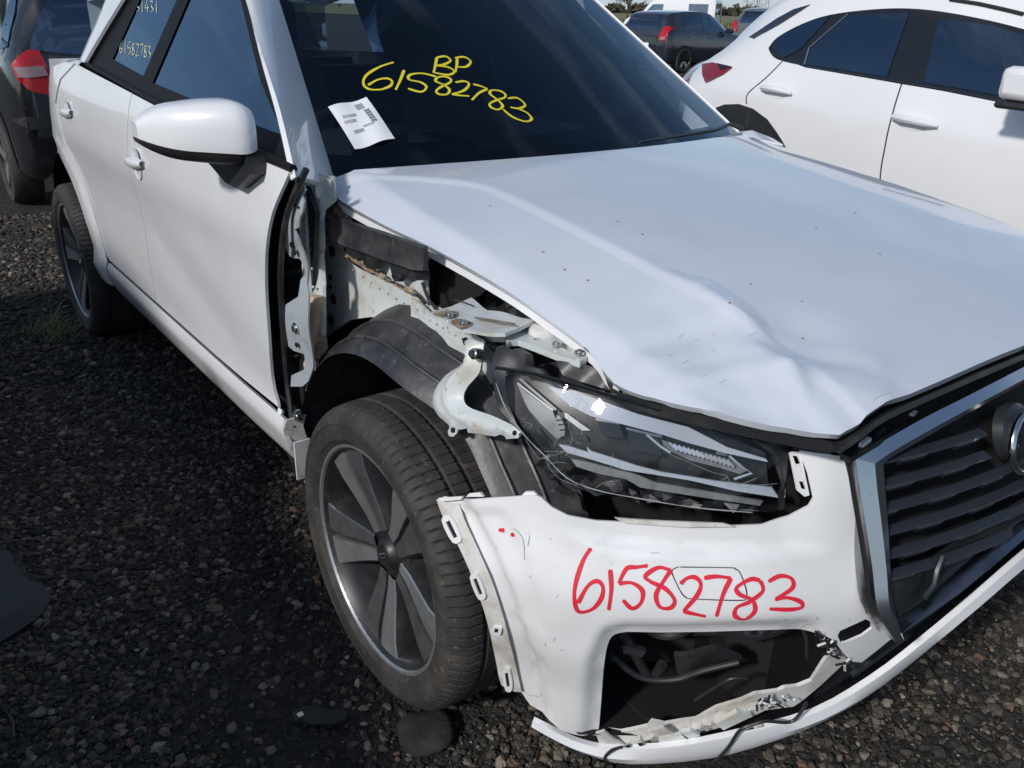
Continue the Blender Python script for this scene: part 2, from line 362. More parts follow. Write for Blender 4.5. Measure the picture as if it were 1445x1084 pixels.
# ------------------------------------------------------------------ ground
def ground():
    m = bpy.data.materials.new('gravel_ground'); m.use_nodes = True; t = m.node_tree; p = t.nodes['Principled BSDF']; p.inputs['Roughness'].default_value = .92
    co = t.nodes.new('ShaderNodeTexCoord'); L = t.links.new
    v = t.nodes.new('ShaderNodeTexVoronoi'); v.inputs['Scale'].default_value = 62; L(co.outputs['Object'], v.inputs['Vector'])
    n = t.nodes.new('ShaderNodeTexNoise'); n.inputs['Scale'].default_value = 1.4; n.inputs['Detail'].default_value = 8; L(co.outputs['Object'], n.inputs['Vector'])
    n2 = t.nodes.new('ShaderNodeTexNoise'); n2.inputs['Scale'].default_value = 140; n2.inputs['Detail'].default_value = 6; L(co.outputs['Object'], n2.inputs['Vector'])
    r1 = t.nodes.new('ShaderNodeValToRGB'); e = r1.color_ramp.elements; e[0].color = (.012, .011, .010, 1); e[1].color = (.07, .062, .052, 1); e.new(.5).color = (.026, .023, .020, 1)
    s = t.nodes.new('ShaderNodeSeparateColor'); L(v.outputs['Color'], s.inputs[0]); L(s.outputs[0], r1.inputs[0])
    r2 = t.nodes.new('ShaderNodeMapRange'); r2.inputs[1].default_value = .40; r2.inputs[2].default_value = .64; L(n.outputs['Fac'], r2.inputs[0])
    x = t.nodes.new('ShaderNodeMixRGB'); x.inputs[2].default_value = (.026, .023, .020, 1); L(r1.outputs[0], x.inputs[1]); L(r2.outputs[0], x.inputs[0])
    x2 = t.nodes.new('ShaderNodeMixRGB'); x2.blend_type = 'MULTIPLY'; x2.inputs[0].default_value = .6; L(x.outputs[0], x2.inputs[1]); L(n2.outputs['Fac'], x2.inputs[2])
    L(x2.outputs[0], p.inputs['Base Color'])
    ad = t.nodes.new('ShaderNodeMath'); ad.operation = 'MULTIPLY_ADD'; ad.inputs[1].default_value = -1.0; L(v.outputs['Distance'], ad.inputs[0]); L(n2.outputs['Fac'], ad.inputs[2])
    b = t.nodes.new('ShaderNodeBump'); b.inputs['Strength'].default_value = .9; b.inputs['Distance'].default_value = .012; L(ad.outputs[0], b.inputs['Height']); L(b.outputs[0], p.inputs['Normal'])
    M['gravel_ground'] = m
    g = MB(); n = 60; ext = 1500
    c = [math.copysign(abs(k)**3, k) for k in np.linspace(-1, 1, n)]
    g.grid([[(a*ext, bb*ext, 0) for a in c] for bb in c]).build('ground', 'gravel_ground', smooth=0)['kind'] = 'structure'
ground()

def gravel():
    """loose pebbles: too many to count, one stuff object of instanced real stones"""
    pts = []; sc = []
    def area(x0, x1, y0, y1, n, s0, s1, keep):
        x = np.random.uniform(x0, x1, n); y = np.random.uniform(y0, y1, n); k = keep(x, y)
        bare = np.sin(x*2.1+1.3*np.sin(y*1.7))*np.sin(y*2.6+.7+np.sin(x*1.3))     # dusty patches with fewer stones
        k &= (np.random.rand(n) > np.clip(bare*1.1, 0, .75))
        x, y = x[k], y[k]; s = s0+(s1-s0)*np.random.rand(len(x))**3.2
        pts.append(np.stack([x, y, s*.32], 1)); sc.append(s)
    undr = lambda x, y: ~((x < .62) & (np.abs(y) < .62))
    area(-1.9, 1.5, -2.0, 1.5, 190000, .0026, .0115, lambda x, y: undr(x, y) & ~((x < .1) & (y > -.6)))
    area(-5.2, -1.9, -1.75, .1, 34000, .005, .016, lambda x, y: y < -.3-.0*x)
    area(.25, 1.25, -1.15, 1.3, 90000, .0016, .0045, undr); area(.3, 1.25, -1.1, 1.3, 26000, .0035, .0125, undr)
    P = np.concatenate(pts); S = np.concatenate(sc); N = len(P)
    me = bpy.data.meshes.new('gravel'); me.vertices.add(N); me.vertices.foreach_set('co', P.ravel())
    a = me.attributes.new('psize', 'FLOAT_VECTOR', 'POINT'); a.data.foreach_set('vector', (S[:, None]*np.random.uniform([.8, .65, .45], [1.35, 1.0, .8], (N, 3))).ravel())
    a = me.attributes.new('prot', 'FLOAT_VECTOR', 'POINT'); a.data.foreach_set('vector', np.random.uniform([-.5, -.5, 0], [.5, .5, 6.28], (N, 3)).ravel())
    o = bpy.data.objects.new('gravel', me); COL.objects.link(o)
    tag(o, 'loose dark grey and brown gravel spread over the yard ground', 'gravel', kind='stuff')
    m = bpy.data.materials.new('pebble'); m.use_nodes = True; t = m.node_tree; p = t.nodes['Principled BSDF']; p.inputs['Roughness'].default_value = .85
    oi = t.nodes.new('ShaderNodeObjectInfo'); rp = t.nodes.new('ShaderNodeValToRGB'); e = rp.color_ramp.elements
    e[0].color = (.030, .028, .027, 1); e[1].color = (.34, .295, .235, 1)
    for q, c in ((.30, (.028, .026, .023, 1)), (.55, (.062, .052, .041, 1)), (.80, (.125, .104, .080, 1)), (.90, (.21, .182, .142, 1)), (.93, (.19, .085, .055, 1)), (.945, (.16, .13, .10, 1))): e.new(q).color = c
    n = t.nodes.new('ShaderNodeTexNoise'); n.inputs['Scale'].default_value = 2.5; tc = t.nodes.new('ShaderNodeTexCoord'); t.links.new(tc.outputs['Object'], n.inputs['Vector'])
    x = t.nodes.new('ShaderNodeMixRGB'); x.blend_type = 'MULTIPLY'; x.inputs[0].default_value = .5; t.links.new(oi.outputs['Random'], rp.inputs[0]); t.links.new(rp.outputs[0], x.inputs[1]); t.links.new(n.outputs['Fac'], x.inputs[2]); t.links.new(x.outputs[0], p.inputs['Base Color'])
    me.materials.append(m)
    g = bpy.data.node_groups.new('pebbles', 'GeometryNodeTree'); g.interface.new_socket('Geometry', in_out='INPUT', socket_type='NodeSocketGeometry'); g.interface.new_socket('Geometry', in_out='OUTPUT', socket_type='NodeSocketGeometry')
    N_ = g.nodes.new; L = g.links.new; gi = N_('NodeGroupInput'); go = N_('NodeGroupOutput'); jn = N_('GeometryNodeJoinGeometry')
    for k in range(5):
        ic = N_('GeometryNodeMeshIcoSphere'); ic.inputs['Radius'].default_value = 1; ic.inputs['Subdivisions'].default_value = 3
        nz = N_('ShaderNodeTexNoise'); nz.noise_dimensions = '4D'; nz.inputs['W'].default_value = k*3.7; nz.inputs['Scale'].default_value = .9; nz.inputs['Detail'].default_value = 2
        sb = N_('ShaderNodeVectorMath'); sb.operation = 'SUBTRACT'; sb.inputs[1].default_value = (.5, .5, .5); ms = N_('ShaderNodeVectorMath'); ms.operation = 'SCALE'; ms.inputs['Scale'].default_value = 1.9
        sp = N_('GeometryNodeSetPosition'); gt = N_('GeometryNodeGeometryToInstance'); smt = N_('GeometryNodeSetMaterial'); smt.inputs['Material'].default_value = m
        L(nz.outputs['Color'], sb.inputs[0]); L(sb.outputs[0], ms.inputs[0]); L(ic.outputs[0], sp.inputs[0]); L(ms.outputs[0], sp.inputs['Offset']); L(sp.outputs[0], smt.inputs[0]); L(smt.outputs[0], gt.inputs[0]); L(gt.outputs[0], jn.inputs[0])
    ip = N_('GeometryNodeInstanceOnPoints'); ip.inputs['Pick Instance'].default_value = True
    a1 = N_('GeometryNodeInputNamedAttribute'); a1.data_type = 'FLOAT_VECTOR'; a1.inputs['Name'].default_value = 'psize'
    a2 = N_('GeometryNodeInputNamedAttribute'); a2.data_type = 'FLOAT_VECTOR'; a2.inputs['Name'].default_value = 'prot'
    er = N_('FunctionNodeEulerToRotation')
    L(gi.outputs[0], ip.inputs['Points']); L(jn.outputs[0], ip.inputs['Instance']); L(a1.outputs['Attribute'], ip.inputs['Scale']); L(a2.outputs['Attribute'], er.inputs[0]); L(er.outputs[0], ip.inputs['Rotation']); L(ip.outputs[0], go.inputs[0])
    md = o.modifiers.new('pebbles', 'NODES'); md.node_group = g
gravel()

#@@PARTS@@
# ================================================================== the damaged white car
CAR = empty('damaged_car', (0, 0, 0), 0, 'white crossover with crushed front corner, missing fender and red numbers on its bumper', 'car')

def make_wheel(parent, cx, cy, cz, out=-1, rot=0., R0=.326):
    """wheel is a part; tyre, rim, spokes are its sub-parts. out = -1 faces -Y"""
    W = bpy.data.objects.new('wheel', None); COL.objects.link(W); W.parent = parent; W.location = (cx, cy, cz); W.rotation_euler = (0, 0, 0 if out < 0 else math.pi)
    half = [(.236, -.094), (.246, -.1020), (.252, -.1055), (.254, -.1075), (.258, -.1075), (.262, -.1085), (.284, -.1095), (.286, -.1110), (.290, -.1105), (.300, -.106), (.309, -.0985), (.315, -.090), (.319, -.080)]
    tread = [(-.060, 0), (-.050, 0), (-.048, 1), (-.040, 1), (-.038, 0), (-.008, 0), (-.0065, 1), (.0025, 1), (.004, 0), (.036, 0), (.038, 1), (.046, 1), (.048, 0), (.060, 0)]
    prof = half+[(.322-.25*h*h-(.007 if g else 0), h) for h, g in tread]+[(r, -h) for r, h in half[::-1]]
    n = 960; G = []
    for k in range(n):
        a = 2*math.pi*k/n; row = []
        for r, h in prof:
            ph = (k+(60*h if abs(h) > .05 else 90*h)) % 10
            if ph < 1.1 and .046 < abs(h) < .104 and r > .303: r -= .006
            if 4.4 < ph < 5.5 and abs(h) < .037 and r > .31: r -= .004
            x, z = r*math.cos(a), r*math.sin(a); z = max(z, -cz+.0005); row.append((x, h, z))
        G.append(row)
    t = MB().grid(G, cu=True).build('tyre', 'rubber', W, smooth=28)
    MB().lathe([(.230, -.088), (.236, -.0985), (.2455, -.0985), (.2455, -.092)], 96).build('rim_lip', 'rim_face', W, smooth=40)
    MB().lathe([(.236, -.0965), (.226, -.086), (.214, -.060), (.206, -.02), (.204, .06), (.225, .095)], 72).build('rim', 'rim_dark', W)
    MB().lathe([(.16, -.012), (.16, -.002), (.05, -.002), (.05, -.03), (.0, -.03)], 64).lathe([(.16, -.012), (.07, -.012), (.065, -.05), (.0, -.05)], 64).build('brake_disc', 'brake_metal', W)
    MB().box((-.15, -.03, -.06), (-.09, .02, .06)).build('brake_caliper', 'rim_dark', W, bevel=.01)
    MB().lathe([(.205, .07), (0, .07)], 40).build('wheel_back', 'void_black', W)
    for i in range(5):
        a = R(rot+72*i); er = np.array([math.cos(a), 0, math.sin(a)]); et = np.array([-math.sin(a), 0, math.cos(a)]); ey = np.array([0, 1., 0])
        hh = lambda r: -.064-.022*sm(.05, .22, r)                       # face stands proud towards the rim
        sp = MB(); sw_ = MB()
        for s in (-1, 1):
            rs = [.048, .085, .13, .18, .233]; wo = [.029, .037, .048, .062, .080]; wi = [.005, .005, .006, .007, .008]
            A = []; B = []
            for r, a_, b_ in zip(rs, wi, wo):
                h = float(hh(r)); c = er*r
                A.append([c+et*s*a_+ey*(h+.010), c+et*s*a_+ey*h, c+et*s*(b_-.002)+ey*(h-.001), c+et*s*b_+ey*(h+.002)])
                B.append([c+et*s*b_+ey*(h+.002), c+et*s*(b_+.012*(1-r*2))+ey*(h+.020), c+et*s*(b_+.016*(1-r*2))+ey*(h+.055)])
            if s < 0: A = [row[::-1] for row in A]; B = [row[::-1] for row in B]
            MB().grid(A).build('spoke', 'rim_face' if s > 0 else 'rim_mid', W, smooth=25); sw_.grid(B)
        sw_.build('spoke_wall', 'rim_dark', W, smooth=25)
        # dark pocket in the groove between the two bars of a spoke
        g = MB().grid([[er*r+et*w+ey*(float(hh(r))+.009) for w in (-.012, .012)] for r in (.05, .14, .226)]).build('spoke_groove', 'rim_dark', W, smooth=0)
    for i in range(5):
        a = R(rot+36+72*i); c = (.052*math.cos(a), -.052, .052*math.sin(a)); MB().lathe([(.0, -.006), (.010, -.006), (.011, .012)], 12, c=c).build('wheel_bolt', 'rim_dark', W)
    MB().lathe([(0, -.074), (.026, -.073), (.031, -.069), (.036, -.060), (.075, -.054), (.078, -.02)], 40).build('hub', 'rim_dark', W)
    e = MB()
    for q in (-.0135, -.0045, .0045, .0135): e.lathe([(.0052, -.0755), (.0068, -.0765), (.0068, -.0745), (.0052, -.0745)], 16, c=(q*math.cos(.6), 0, q*math.sin(.6)))
    e.build('hub_emblem', 'chrome', W)
    return W
make_wheel(CAR, 0, -.768, .321, -1, 123)
make_wheel(CAR, -2.6, -.776, .325, -1, 100)
make_wheel(CAR, 0, .766, .325, 1, 60); make_wheel(CAR, -2.6, .776, .325, 1, 20)

# ---------------------------------------------------------------- hood
hr = hits(F_hood, [(470, 252), (471, 276), (520, 306), (600, 345), (700, 401), (770, 448), (830, 494), (850, 522), (866, 541), (900, 555), (1000, 580), (1100, 601), (1184, 618), (1214, 598), (1250, 572), (1340, 532), (1445, 488)])
hxy = [(a, b) for a, b, _ in hr]
rear = [(-.25-.40*y*y, y) for y in np.linspace(.70, -.66, 18)]
left = [(.775, .06), (.74, .36), (.728, .49), (.60, .62), (.45, .705), (.2, .715), (-.1, .715), (-.44, .705)]
hood_out = cr(hxy[:9], 3)+cr(hxy[8:13], 4)[1:]+hxy[13:]+left+rear[1:]
_b = lambda px: hits(F_hood, [px])[0][:2]
RD1 = [_b(p) for p in [(985, 405), (1030, 435), (1052, 462), (1080, 500), (1112, 525)]]
RD2 = [_b(p) for p in [(1112, 525), (1180, 548), (1245, 566)]]
DS1, DS2, DS3, PK = _b((1130, 470)), _b((1000, 500)), _b((1215, 520)), _b((1045, 452))
def hood_d(v, Q):
    P = Q[:, :2]; d = np.zeros(len(P))
    s1 = segdist(P, RD1, False); s2 = segdist(P, RD2, False); tent = lambda q, w: np.clip(1-q/w, 0, 1)
    A, B = np.array(RD1[0]), np.array(RD1[-1]); sgn = (P[:, 0]-A[0])*(B[1]-A[1])-(P[:, 1]-A[1])*(B[0]-A[0]); inner = sgn*((DS1[0]-A[0])*(B[1]-A[1])-(DS1[1]-A[1])*(B[0]-A[0])) > 0
    d += np.where(inner, .010*tent(s1, .035), .008*tent(s1, .075))+np.where(inner, .006*tent(s2, .05), .006*tent(s2, .07))
    g = lambda c, a: np.exp(-((P-c)**2).sum(1)/a**2)
    d += .007*tent(np.hypot(*(P-PK).T), .04)-.010*g(DS1, .06)-.006*g(DS2, .06)+.004*g(DS3, .05)
    for seg, amp, wd_ in (([(880, 500), (960, 472), (1040, 455)], -.005, .035), ([(935, 543), (1040, 522), (1110, 527)], .0045, .026), ([(1110, 527), (1150, 570), (1185, 612)], .005, .030), ([(1060, 470), (1140, 500), (1215, 515)], -.004, .03), ([(900, 520), (1000, 560), (1090, 590)], -.003, .02)):
        d += amp*tent(segdist(P, [_b(p) for p in seg], False), wd_)
    d += .0010*np.sin(P[:, 0]*31+P[:, 1]*17)*g(_b((1050, 540)), .16)+.0008*np.sin(P[:, 0]*60-P[:, 1]*43)*g(_b((960, 520)), .12)
    d += .004*g(_b((1330, 380)), .18)
    return np.stack([d*0, d*0, d], 1)
def hmap(v): return np.stack([v[:, 0], v[:, 1], hood_z(v[:, 0], v[:, 1])], 1)
HOOD = panel('hood', hood_out, None, 'hood_white_skylit', CAR, step=.010, domain='xy', mapf=hmap, disp=hood_d, solid=.012, smooth=50)
# inner hood flange: the thin folded edge below the outer skin
inn = []
E0 = np.array([h for h in cr([tuple(h) for h in hr[:9]], 4)])
MB().grid([[p+np.array([0, .012, -.014]) for p in E0], [p+np.array([0, .010, -.026]) for p in E0], [p+np.array([0, .05, -.034]) for p in E0]]).build('hood_flange', 'white_paint', HOOD, solid=.002, off=0)
E1 = hits(F_hood, cr([(866, 541), (900, 555), (1000, 580), (1100, 601), (1184, 618)], 4))
MB().grid([[p+np.array([-.012, .008, -.014]) for p in E1], [p+np.array([-.012, .008, -.032]) for p in E1], [p+np.array([-.06, .05, -.045]) for p in E1]]).build('hood_seal', 'black_plastic', HOOD, solid=.002, off=0)
E2 = hits(F_hood, cr([(1184, 618), (1214, 598), (1250, 572), (1340, 532), (1445, 488), (1540, 452)], 3))
MB().grid([[p+np.array([.002, 0, -.014]) for p in E2], [p+np.array([.006, 0, -.020]) for p in E2], [p+np.array([-.02, 0, -.024]) for p in E2]]).build('hood_seal', 'black_plastic', HOOD, solid=.002, off=0)

# ---------------------------------------------------------------- windscreen, pillars, roof
def wmap(v): return np.stack([-.28-.40*v[:, 0]**2-(v[:, 1]-1.0)/.58, v[:, 0], v[:, 1]], 1)
wy = lambda z, s: (-.685+.385*(z-1)) if s < 0 else (.738-.30*(z-1))
w_out = [(wy(.985, -1), .985)]+[(y, .985+.02*(1-(y/.7)**2)) for y in np.linspace(-.6, .66, 10)]+[(wy(.985, 1), .985), (wy(1.2, 1), 1.2), (wy(1.43, 1), 1.43)]+[(y, 1.43+.03*(1-(y/.6)**2)) for y in np.linspace(.5, -.45, 8)]+[(wy(1.43, -1), 1.43), (wy(1.2, -1), 1.2)]
WS = panel('windscreen', w_out, None, 'windshield_glass', CAR, step=.06, domain='yz', mapf=wmap, smooth=60)
fr_ = [(wy(.985, -1), .980)]+[(y, .98+.02*(1-(y/.7)**2)) for y in np.linspace(-.6, .66, 10)]+[(wy(.985, 1), .980), (wy(1.03, 1), 1.03)]+[(y, 1.032+.012*(1-(y/.7)**2)) for y in np.linspace(.6, -.6, 10)]+[(wy(1.04, -1), 1.04)]
panel('windscreen_frit', fr_, None, 'gloss_black', WS, step=.05, domain='yz', mapf=lambda v: wmap(v)+np.array([-.006, 0, -.004]), smooth=60)
def pillar(name, I, O, bul, mt, nn=10):
    I = cr(I, 4); O = cr(O, 4); G = []
    for a, b in zip(I, O):
        a, b = np.array(a), np.array(b); row = []
        for j in range(7):
            t = j/6; row.append(a*(1-t)+b*t+np.array(bul)*math.sin(math.pi*t))
        G.append(row)
    return MB().grid(G).build(name, mt, CAR, solid=.012, off=0, smooth=60)
ip_ = [tuple(wmap(np.array([[wy(z, -1), z]]))[0]) for z in (.975, 1.1, 1.25, 1.37, 1.45)]
op_ = [tuple(p) for p in hits(F_gr, [(414, 252), (393, 160), (369, 80), (347, 0)])]; op_.append(tuple(np.array(op_[-1])+(np.array(op_[-1])-np.array(op_[-2]))*.75))
pillar('pillar', ip_, op_, (.02, -.022, .012), 'white_paint')
ip2 = [tuple(wmap(np.array([[wy(z, 1), z]]))[0]) for z in (.975, 1.1, 1.25, 1.37, 1.45)]
op2 = [(a-.06, b+.05, c-.05) for a, b, c in ip2]
pillar('pillar', ip2, op2, (.004, .006, .004), 'white_paint')
RX = [-1.06, -1.3, -1.7, -2.2, -2.7, -3.05]; RZ = [1.45, 1.49, 1.505, 1.495, 1.46, 1.40]; RW = [.60, .61, .62, .615, .59, .56]
rf = cr([np.array([x, z, w]) for x, z, w in zip(RX, RZ, RW)], 4)
MB().grid([[(x-.40*min(1, (1 if i < 6 else 0))*(t*w)**2*max(0, 1-i/8), t*w, z-.05*abs(t)**3) for t in np.linspace(-1, 1, 15)] for i, (x, z, w) in enumerate(rf)]).build('roof', 'white_paint', CAR, solid=.02, smooth=60)
# side glass and its black surround
gm = lambda v: np.stack([v[:, 0], -.835+(v[:, 1]-1.08)*.6+tapg(v[:, 0])+.05*np.maximum(0, v[:, 0]+.6), v[:, 1]], 1)
H = lambda F, *p: [(a, c) for a, b, c in hits(F, p)]
lo = H(F_gr, (412, 240), (343, 203), (213, 139), (123, 90)); fe = H(F_gr, (403, 215), (372, 110), (340, 0))
dl = [lo[0], fe[0], fe[1], fe[2], (-1.12, 1.42), (-1.5, 1.44), (-1.95, 1.42), (-1.98, 1.32), lo[3], lo[2], lo[1]]
panel('window_surround', dl, None, 'trim_black', CAR, step=.08, domain='xz', mapf=lambda v: gm(v)+np.array([0, .012, -.0]), smooth=60,
      holes=[[(fe[0][0]-.06, lo[0][1]+.05), (fe[1][0]-.035, fe[1][1]-.01), (fe[2][0]-.035, fe[2][1]), (-1.16, 1.40), (-1.37, 1.41), (-1.36, 1.13)],
             [(-1.47, 1.14), (-1.47, 1.41), (-1.84, 1.41), (-1.86, 1.165)]])
for q in ([(fe[0][0]-.045, lo[0][1]+.04), (fe[1][0]-.02, fe[1][1]), (fe[2][0]-.02, fe[2][1]+.01), (-1.15, 1.41), (-1.385, 1.42), (-1.375, 1.12)], [(-1.455, 1.13), (-1.455, 1.42), (-1.85, 1.42), (-1.87, 1.155)]):
    o = panel('side_window', q, None, 'tinted_glass', CAR, step=.1, domain='xz', mapf=lambda v: gm(v)+np.array([0, .016, 0]), smooth=60)
    if q[0][0] < -1: REARWIN = o
MB().grid([[(x0*(1-t)+(-2.75)*t, .735-(z-.95)*.40, z) for t in np.linspace(0, 1, 6)] for z, x0 in ((.94, -.62), (1.1, -.80), (1.25, -.98), (1.42, -1.16))]).build('side_window', 'tinted_glass', CAR, smooth=60)
tr = [np.array(p) for p in hits(F_gr, [(414, 239), (343, 204), (213, 140), (121, 90)])]
MB().tube(cr(tr, 6), .009, 8).build('window_trim', 'trim_black', CAR)
# quarter panel and rear pillar as one pressing
qp = [lo[3], (-1.97, 1.34), (-1.95, 1.43), (-2.6, 1.43), (-3.05, 1.36), (-3.2, 1.12)]
panel('rear_pillar', qp, None, 'white_paint', CAR, step=.05, domain='xz', mapf=gm, smooth=60, solid=.01)
# ---------------------------------------------------------------- doors, sill, rear quarter
smap = lambda v: np.stack([v[:, 0], side_y(v[:, 0], v[:, 1]), v[:, 1]], 1)
fd = H(F_side, (408, 243), (397, 268), (384, 300), (376, 340), (374, 400), (379, 480), (386, 550), (392, 600))
belt = [(x, lo[0][1]-.005+(lo[3][1]-lo[0][1])*(lo[0][0]-x)/(lo[0][0]-lo[3][0])) for x in np.linspace(lo[0][0], -1.415, 10)]
gapx = lambda z: -1.42-.04*(1.0-z)
FD = panel('front_door', cr(fd, 3)+[(-.47, .464), (gapx(.47), .464), (gapx(.7), .70), (gapx(.95), .95)]+belt[::-1][:-1], None, 'white_paint', CAR, step=.03, domain='xz', mapf=smap, solid=.007, smooth=60)
arch = lambda r, a0, a1, n=14: [(-2.6+r*math.cos(R(a)), .34+r*math.sin(R(a))) for a in np.linspace(a0, a1, n)]
bz = lambda x: lo[0][1]-.005+(lo[3][1]-lo[0][1])*(lo[0][0]-x)/(lo[0][0]-lo[3][0])
RD = panel('rear_door', [(gapx(bz(-1.42))-.004, bz(-1.43)), (gapx(.95)-.004, .95), (gapx(.7)-.004, .70), (gapx(.47)-.004, .464), (-2.02, .464)]+arch(.56, 14, 62, 8)+[(-2.36, .90), (-2.40, .98), (-2.33, 1.07), (-2.16, bz(-2.16)), (-1.8, bz(-1.8))], None, 'white_paint', CAR, step=.03, domain='xz', mapf=smap, solid=.004, smooth=60)
QP = panel('quarter_panel', [(-2.045, .36), (-2.03, .455)]+arch(.5565, 13, 62, 8)+[(-2.3635, .90), (-2.4035, .98), (-2.3335, 1.07), (-2.165, bz(-2.16)), (-2.3, 1.13), (-2.6, 1.09), (-3.2, 1.04), (-3.34, .9), (-3.36, .5), (-3.25, .3), (-3.05, .3)]+arch(.43, 180, 3, 24), None, 'white_paint', CAR, step=.03, domain='xz', mapf=smap, solid=.004, smooth=60)
sl = H(F_side, (396, 662), (394, 640), (392, 603))
SILL = panel('sill', [(-.435, .335), (-.425, .40), (-.44, .456), (-2.02, .456), (-2.03, .36), (-2.04, .335)], None, 'white_paint', CAR, step=.018, domain='xz', mapf=smap, solid=.01, smooth=60)
MB().grid([[(-.435-.0*i, side_y(-.43, z)+dy, z) for z in np.linspace(.335, .456, 6)] for i, dy in enumerate((0, .05))]).grid([[(-.42, -.845+.02*i, z) for z in (.30, .34, .40)] for i in range(3)]).build('sill_end', 'dirty_white', SILL, solid=.006)
MB().box((-2.1, -.80, .30), (-.45, .80, .36)).build('floor_pan', 'void_black', CAR)
for o in (FD, RD, QP):
    c = o.copy(); COL.objects.link(c); c.scale = (1, -1, 1); c.location.z = -.11
xs_ = np.linspace(-2.12, -3.15, 14); zq_ = np.interp(-xs_, [2.12, 2.165, 2.3, 2.6, 3.2], [bz(-2.12), bz(-2.16), 1.13, 1.09, 1.04]); zp_ = np.interp(-xs_, [2.0, 3.2], [lo[3][1]+.005, 1.125])
pq_ = smap(np.stack([xs_, zq_], 1)); pp_ = gm(np.stack([xs_, zp_], 1))
for sg in (1, -1): MB().grid([[p*np.array([1, sg, 1]) for p in pq_], [(p+q)/2*np.array([1, sg, 1])+np.array([0, -.004*sg, .006]) for p, q in zip(pq_, pp_)], [p*np.array([1, sg, 1]) for p in pp_]][::sg]).build('shoulder', 'white_paint', QP, smooth=60, solid=.002, off=0)
# wheel housing behind the rear wheel
MB().grid([[(-2.6+r*math.cos(R(a)), y, .34+r*math.sin(R(a))) for y, r in ((-.84, .43), (-.8, .44), (-.5, .44), (-.5, .1))] for a in range(-10, 200, 10)]).build('rear_wheel_liner', 'void_black', CAR, smooth=60)
# door handles
def handle(x, z, par):
    y = float(side_y(np.array(x), np.array(z)))
    G = []
    for s in np.linspace(0, 1, 11):
        w = math.sin(math.pi*min(1, max(0, .08+.84*s)))**.45; cx = x-.085+.17*s
        G.append([(cx, y-.004-.020*w*max(0, math.cos(a))**.6, z+.016*s-.006+.0155*w*math.sin(a)) for a in np.linspace(-math.pi/2, math.pi/2, 9)])
    o = MB().grid(G).build('handle', 'white_paint', par, smooth=60)
    MB().lathe([(0, .004), (.030, .0035), (.045, -.001)], 24, c=(x+.01, y-.002, z)).build('handle_cup', 'white_paint', par, smooth=60)
handle(-1.335, .915, FD); handle(-2.20, .965, RD)

# ---------------------------------------------------------------- door mirror
def door_mirror():
    S = np.linspace(0, 1, 17); lo_g = []; hi_g = []
    for s in S:
        y = -.862-.188*s; e = (1-max(0, (s-.62)/.38)**2.6*.52); e0 = 1-.22*max(0, (.2-s)/.2)**2
        xf = -.405-.15*s**1.5; xr = -.555-.09*s; zt = 1.168+.010*math.sin(math.pi*s)-.030*s; zb = 1.032+.018*s
        xc, zc, a, b = (xf+xr)/2, (zt+zb)/2+.012*(s > .6)*(s-.6), abs(xf-xr)/2*e*e0, (zt-zb)/2*e*e0
        sp = lambda v, k: math.copysign(abs(v)**k, v)
        P = lambda ph, k=1: (xc+a*k*sp(math.cos(ph), .62), y, zc+b*k*sp(math.sin(ph), .70))
        hi_g.append([P(R(p)) for p in np.linspace(-24, 204, 27)]); lo_g.append([P(R(p), .965) for p in np.linspace(204, 336, 15)])
    cap = lambda G: MB().grid(G).add(G[-1], [tuple(range(len(G[-1])))]).add(G[0], [tuple(range(len(G[0])))[::-1]])
    c = cap(hi_g).build('mirror_cap', 'white_paint', CAR, smooth=40)
    cap(lo_g).build('mirror_base', 'black_plastic', c, smooth=40)
    panel('mirror_arm', [(292, 228), (345, 214), (352, 232), (353, 246), (334, 266), (318, 258)], Fy(-.915, sz=.06), 'black_plastic', c, step=8, solid=.06)
door_mirror()

# ---------------------------------------------------------------- front structure laid bare by the missing fender
GAP = panel('fender_gap_panel', [(412, 240), (428, 252), (445, 300), (440, 420), (432, 560), (428, 640), (440, 688), (418, 672), (405, 640), (393, 605), (375, 400), (385, 300)], Fy(-.775), 'black_plastic', CAR, step=12, solid=.01)
MB().tube(cr([tuple(p+np.array([.008, .026, 0])) for p in hits(F_side, [(412, 240), (399, 268), (387, 300), (380, 340), (378, 400), (383, 480), (390, 550), (397, 606)])], 5), .007, 8).build('door_seal', 'black_plastic', CAR)
for q in ((388, 432, 395, 434), (388, 505, 392, 504), (392, 546, 428, 543), (392, 316, 408, 314), (392, 388, 410, 384)):
    a, b = hits(Fy(-.785), [(q[0], q[1]), (q[0]+32, q[3]-2)]); MB().tube([a, b], .004, 6).build('panel_rib', 'dusty_plastic', GAP)
PIL = panel('hinge_pillar', [(416, 250), (440, 246), (470, 250), (473, 285), (460, 296), (455, 330), (458, 365), (460, 400), (461, 470), (456, 500), (443, 522), (432, 556), (431, 480), (428, 400), (422, 330), (415, 285)], Fy(-.402, sx=.9), 'primer_metal', CAR, step=6, solid=.012,
            disp=lambda v, Q: .012*np.exp(-((v[:, 0]-433-(v[:, 1]-250)*.02)/5)**2)+.006*np.exp(-((v[:, 0]-452-(v[:, 1]-250)*.02)/3)**2), smooth=50)
br = Z([(250, 215), (300, 225), (322, 262), (300, 300), (328, 350), (325, 430), (308, 470), (302, 545), (262, 562), (285, 640), (300, 720), (328, 870), (330, 985)], 370, 220, 5.42)+Z([(238, 60), (247, 150), (247, 430), (228, 500), (200, 527), (140, 527), (138, 472), (206, 440), (205, 362), (155, 346), (130, 320), (130, 190), (120, 112), (185, 68)], 370, 400, 3.613)+Z([(278, 950), (305, 912), (300, 832), (268, 788), (210, 785), (180, 742), (170, 652), (190, 560), (195, 420), (210, 300), (228, 238)], 370, 220, 5.42)
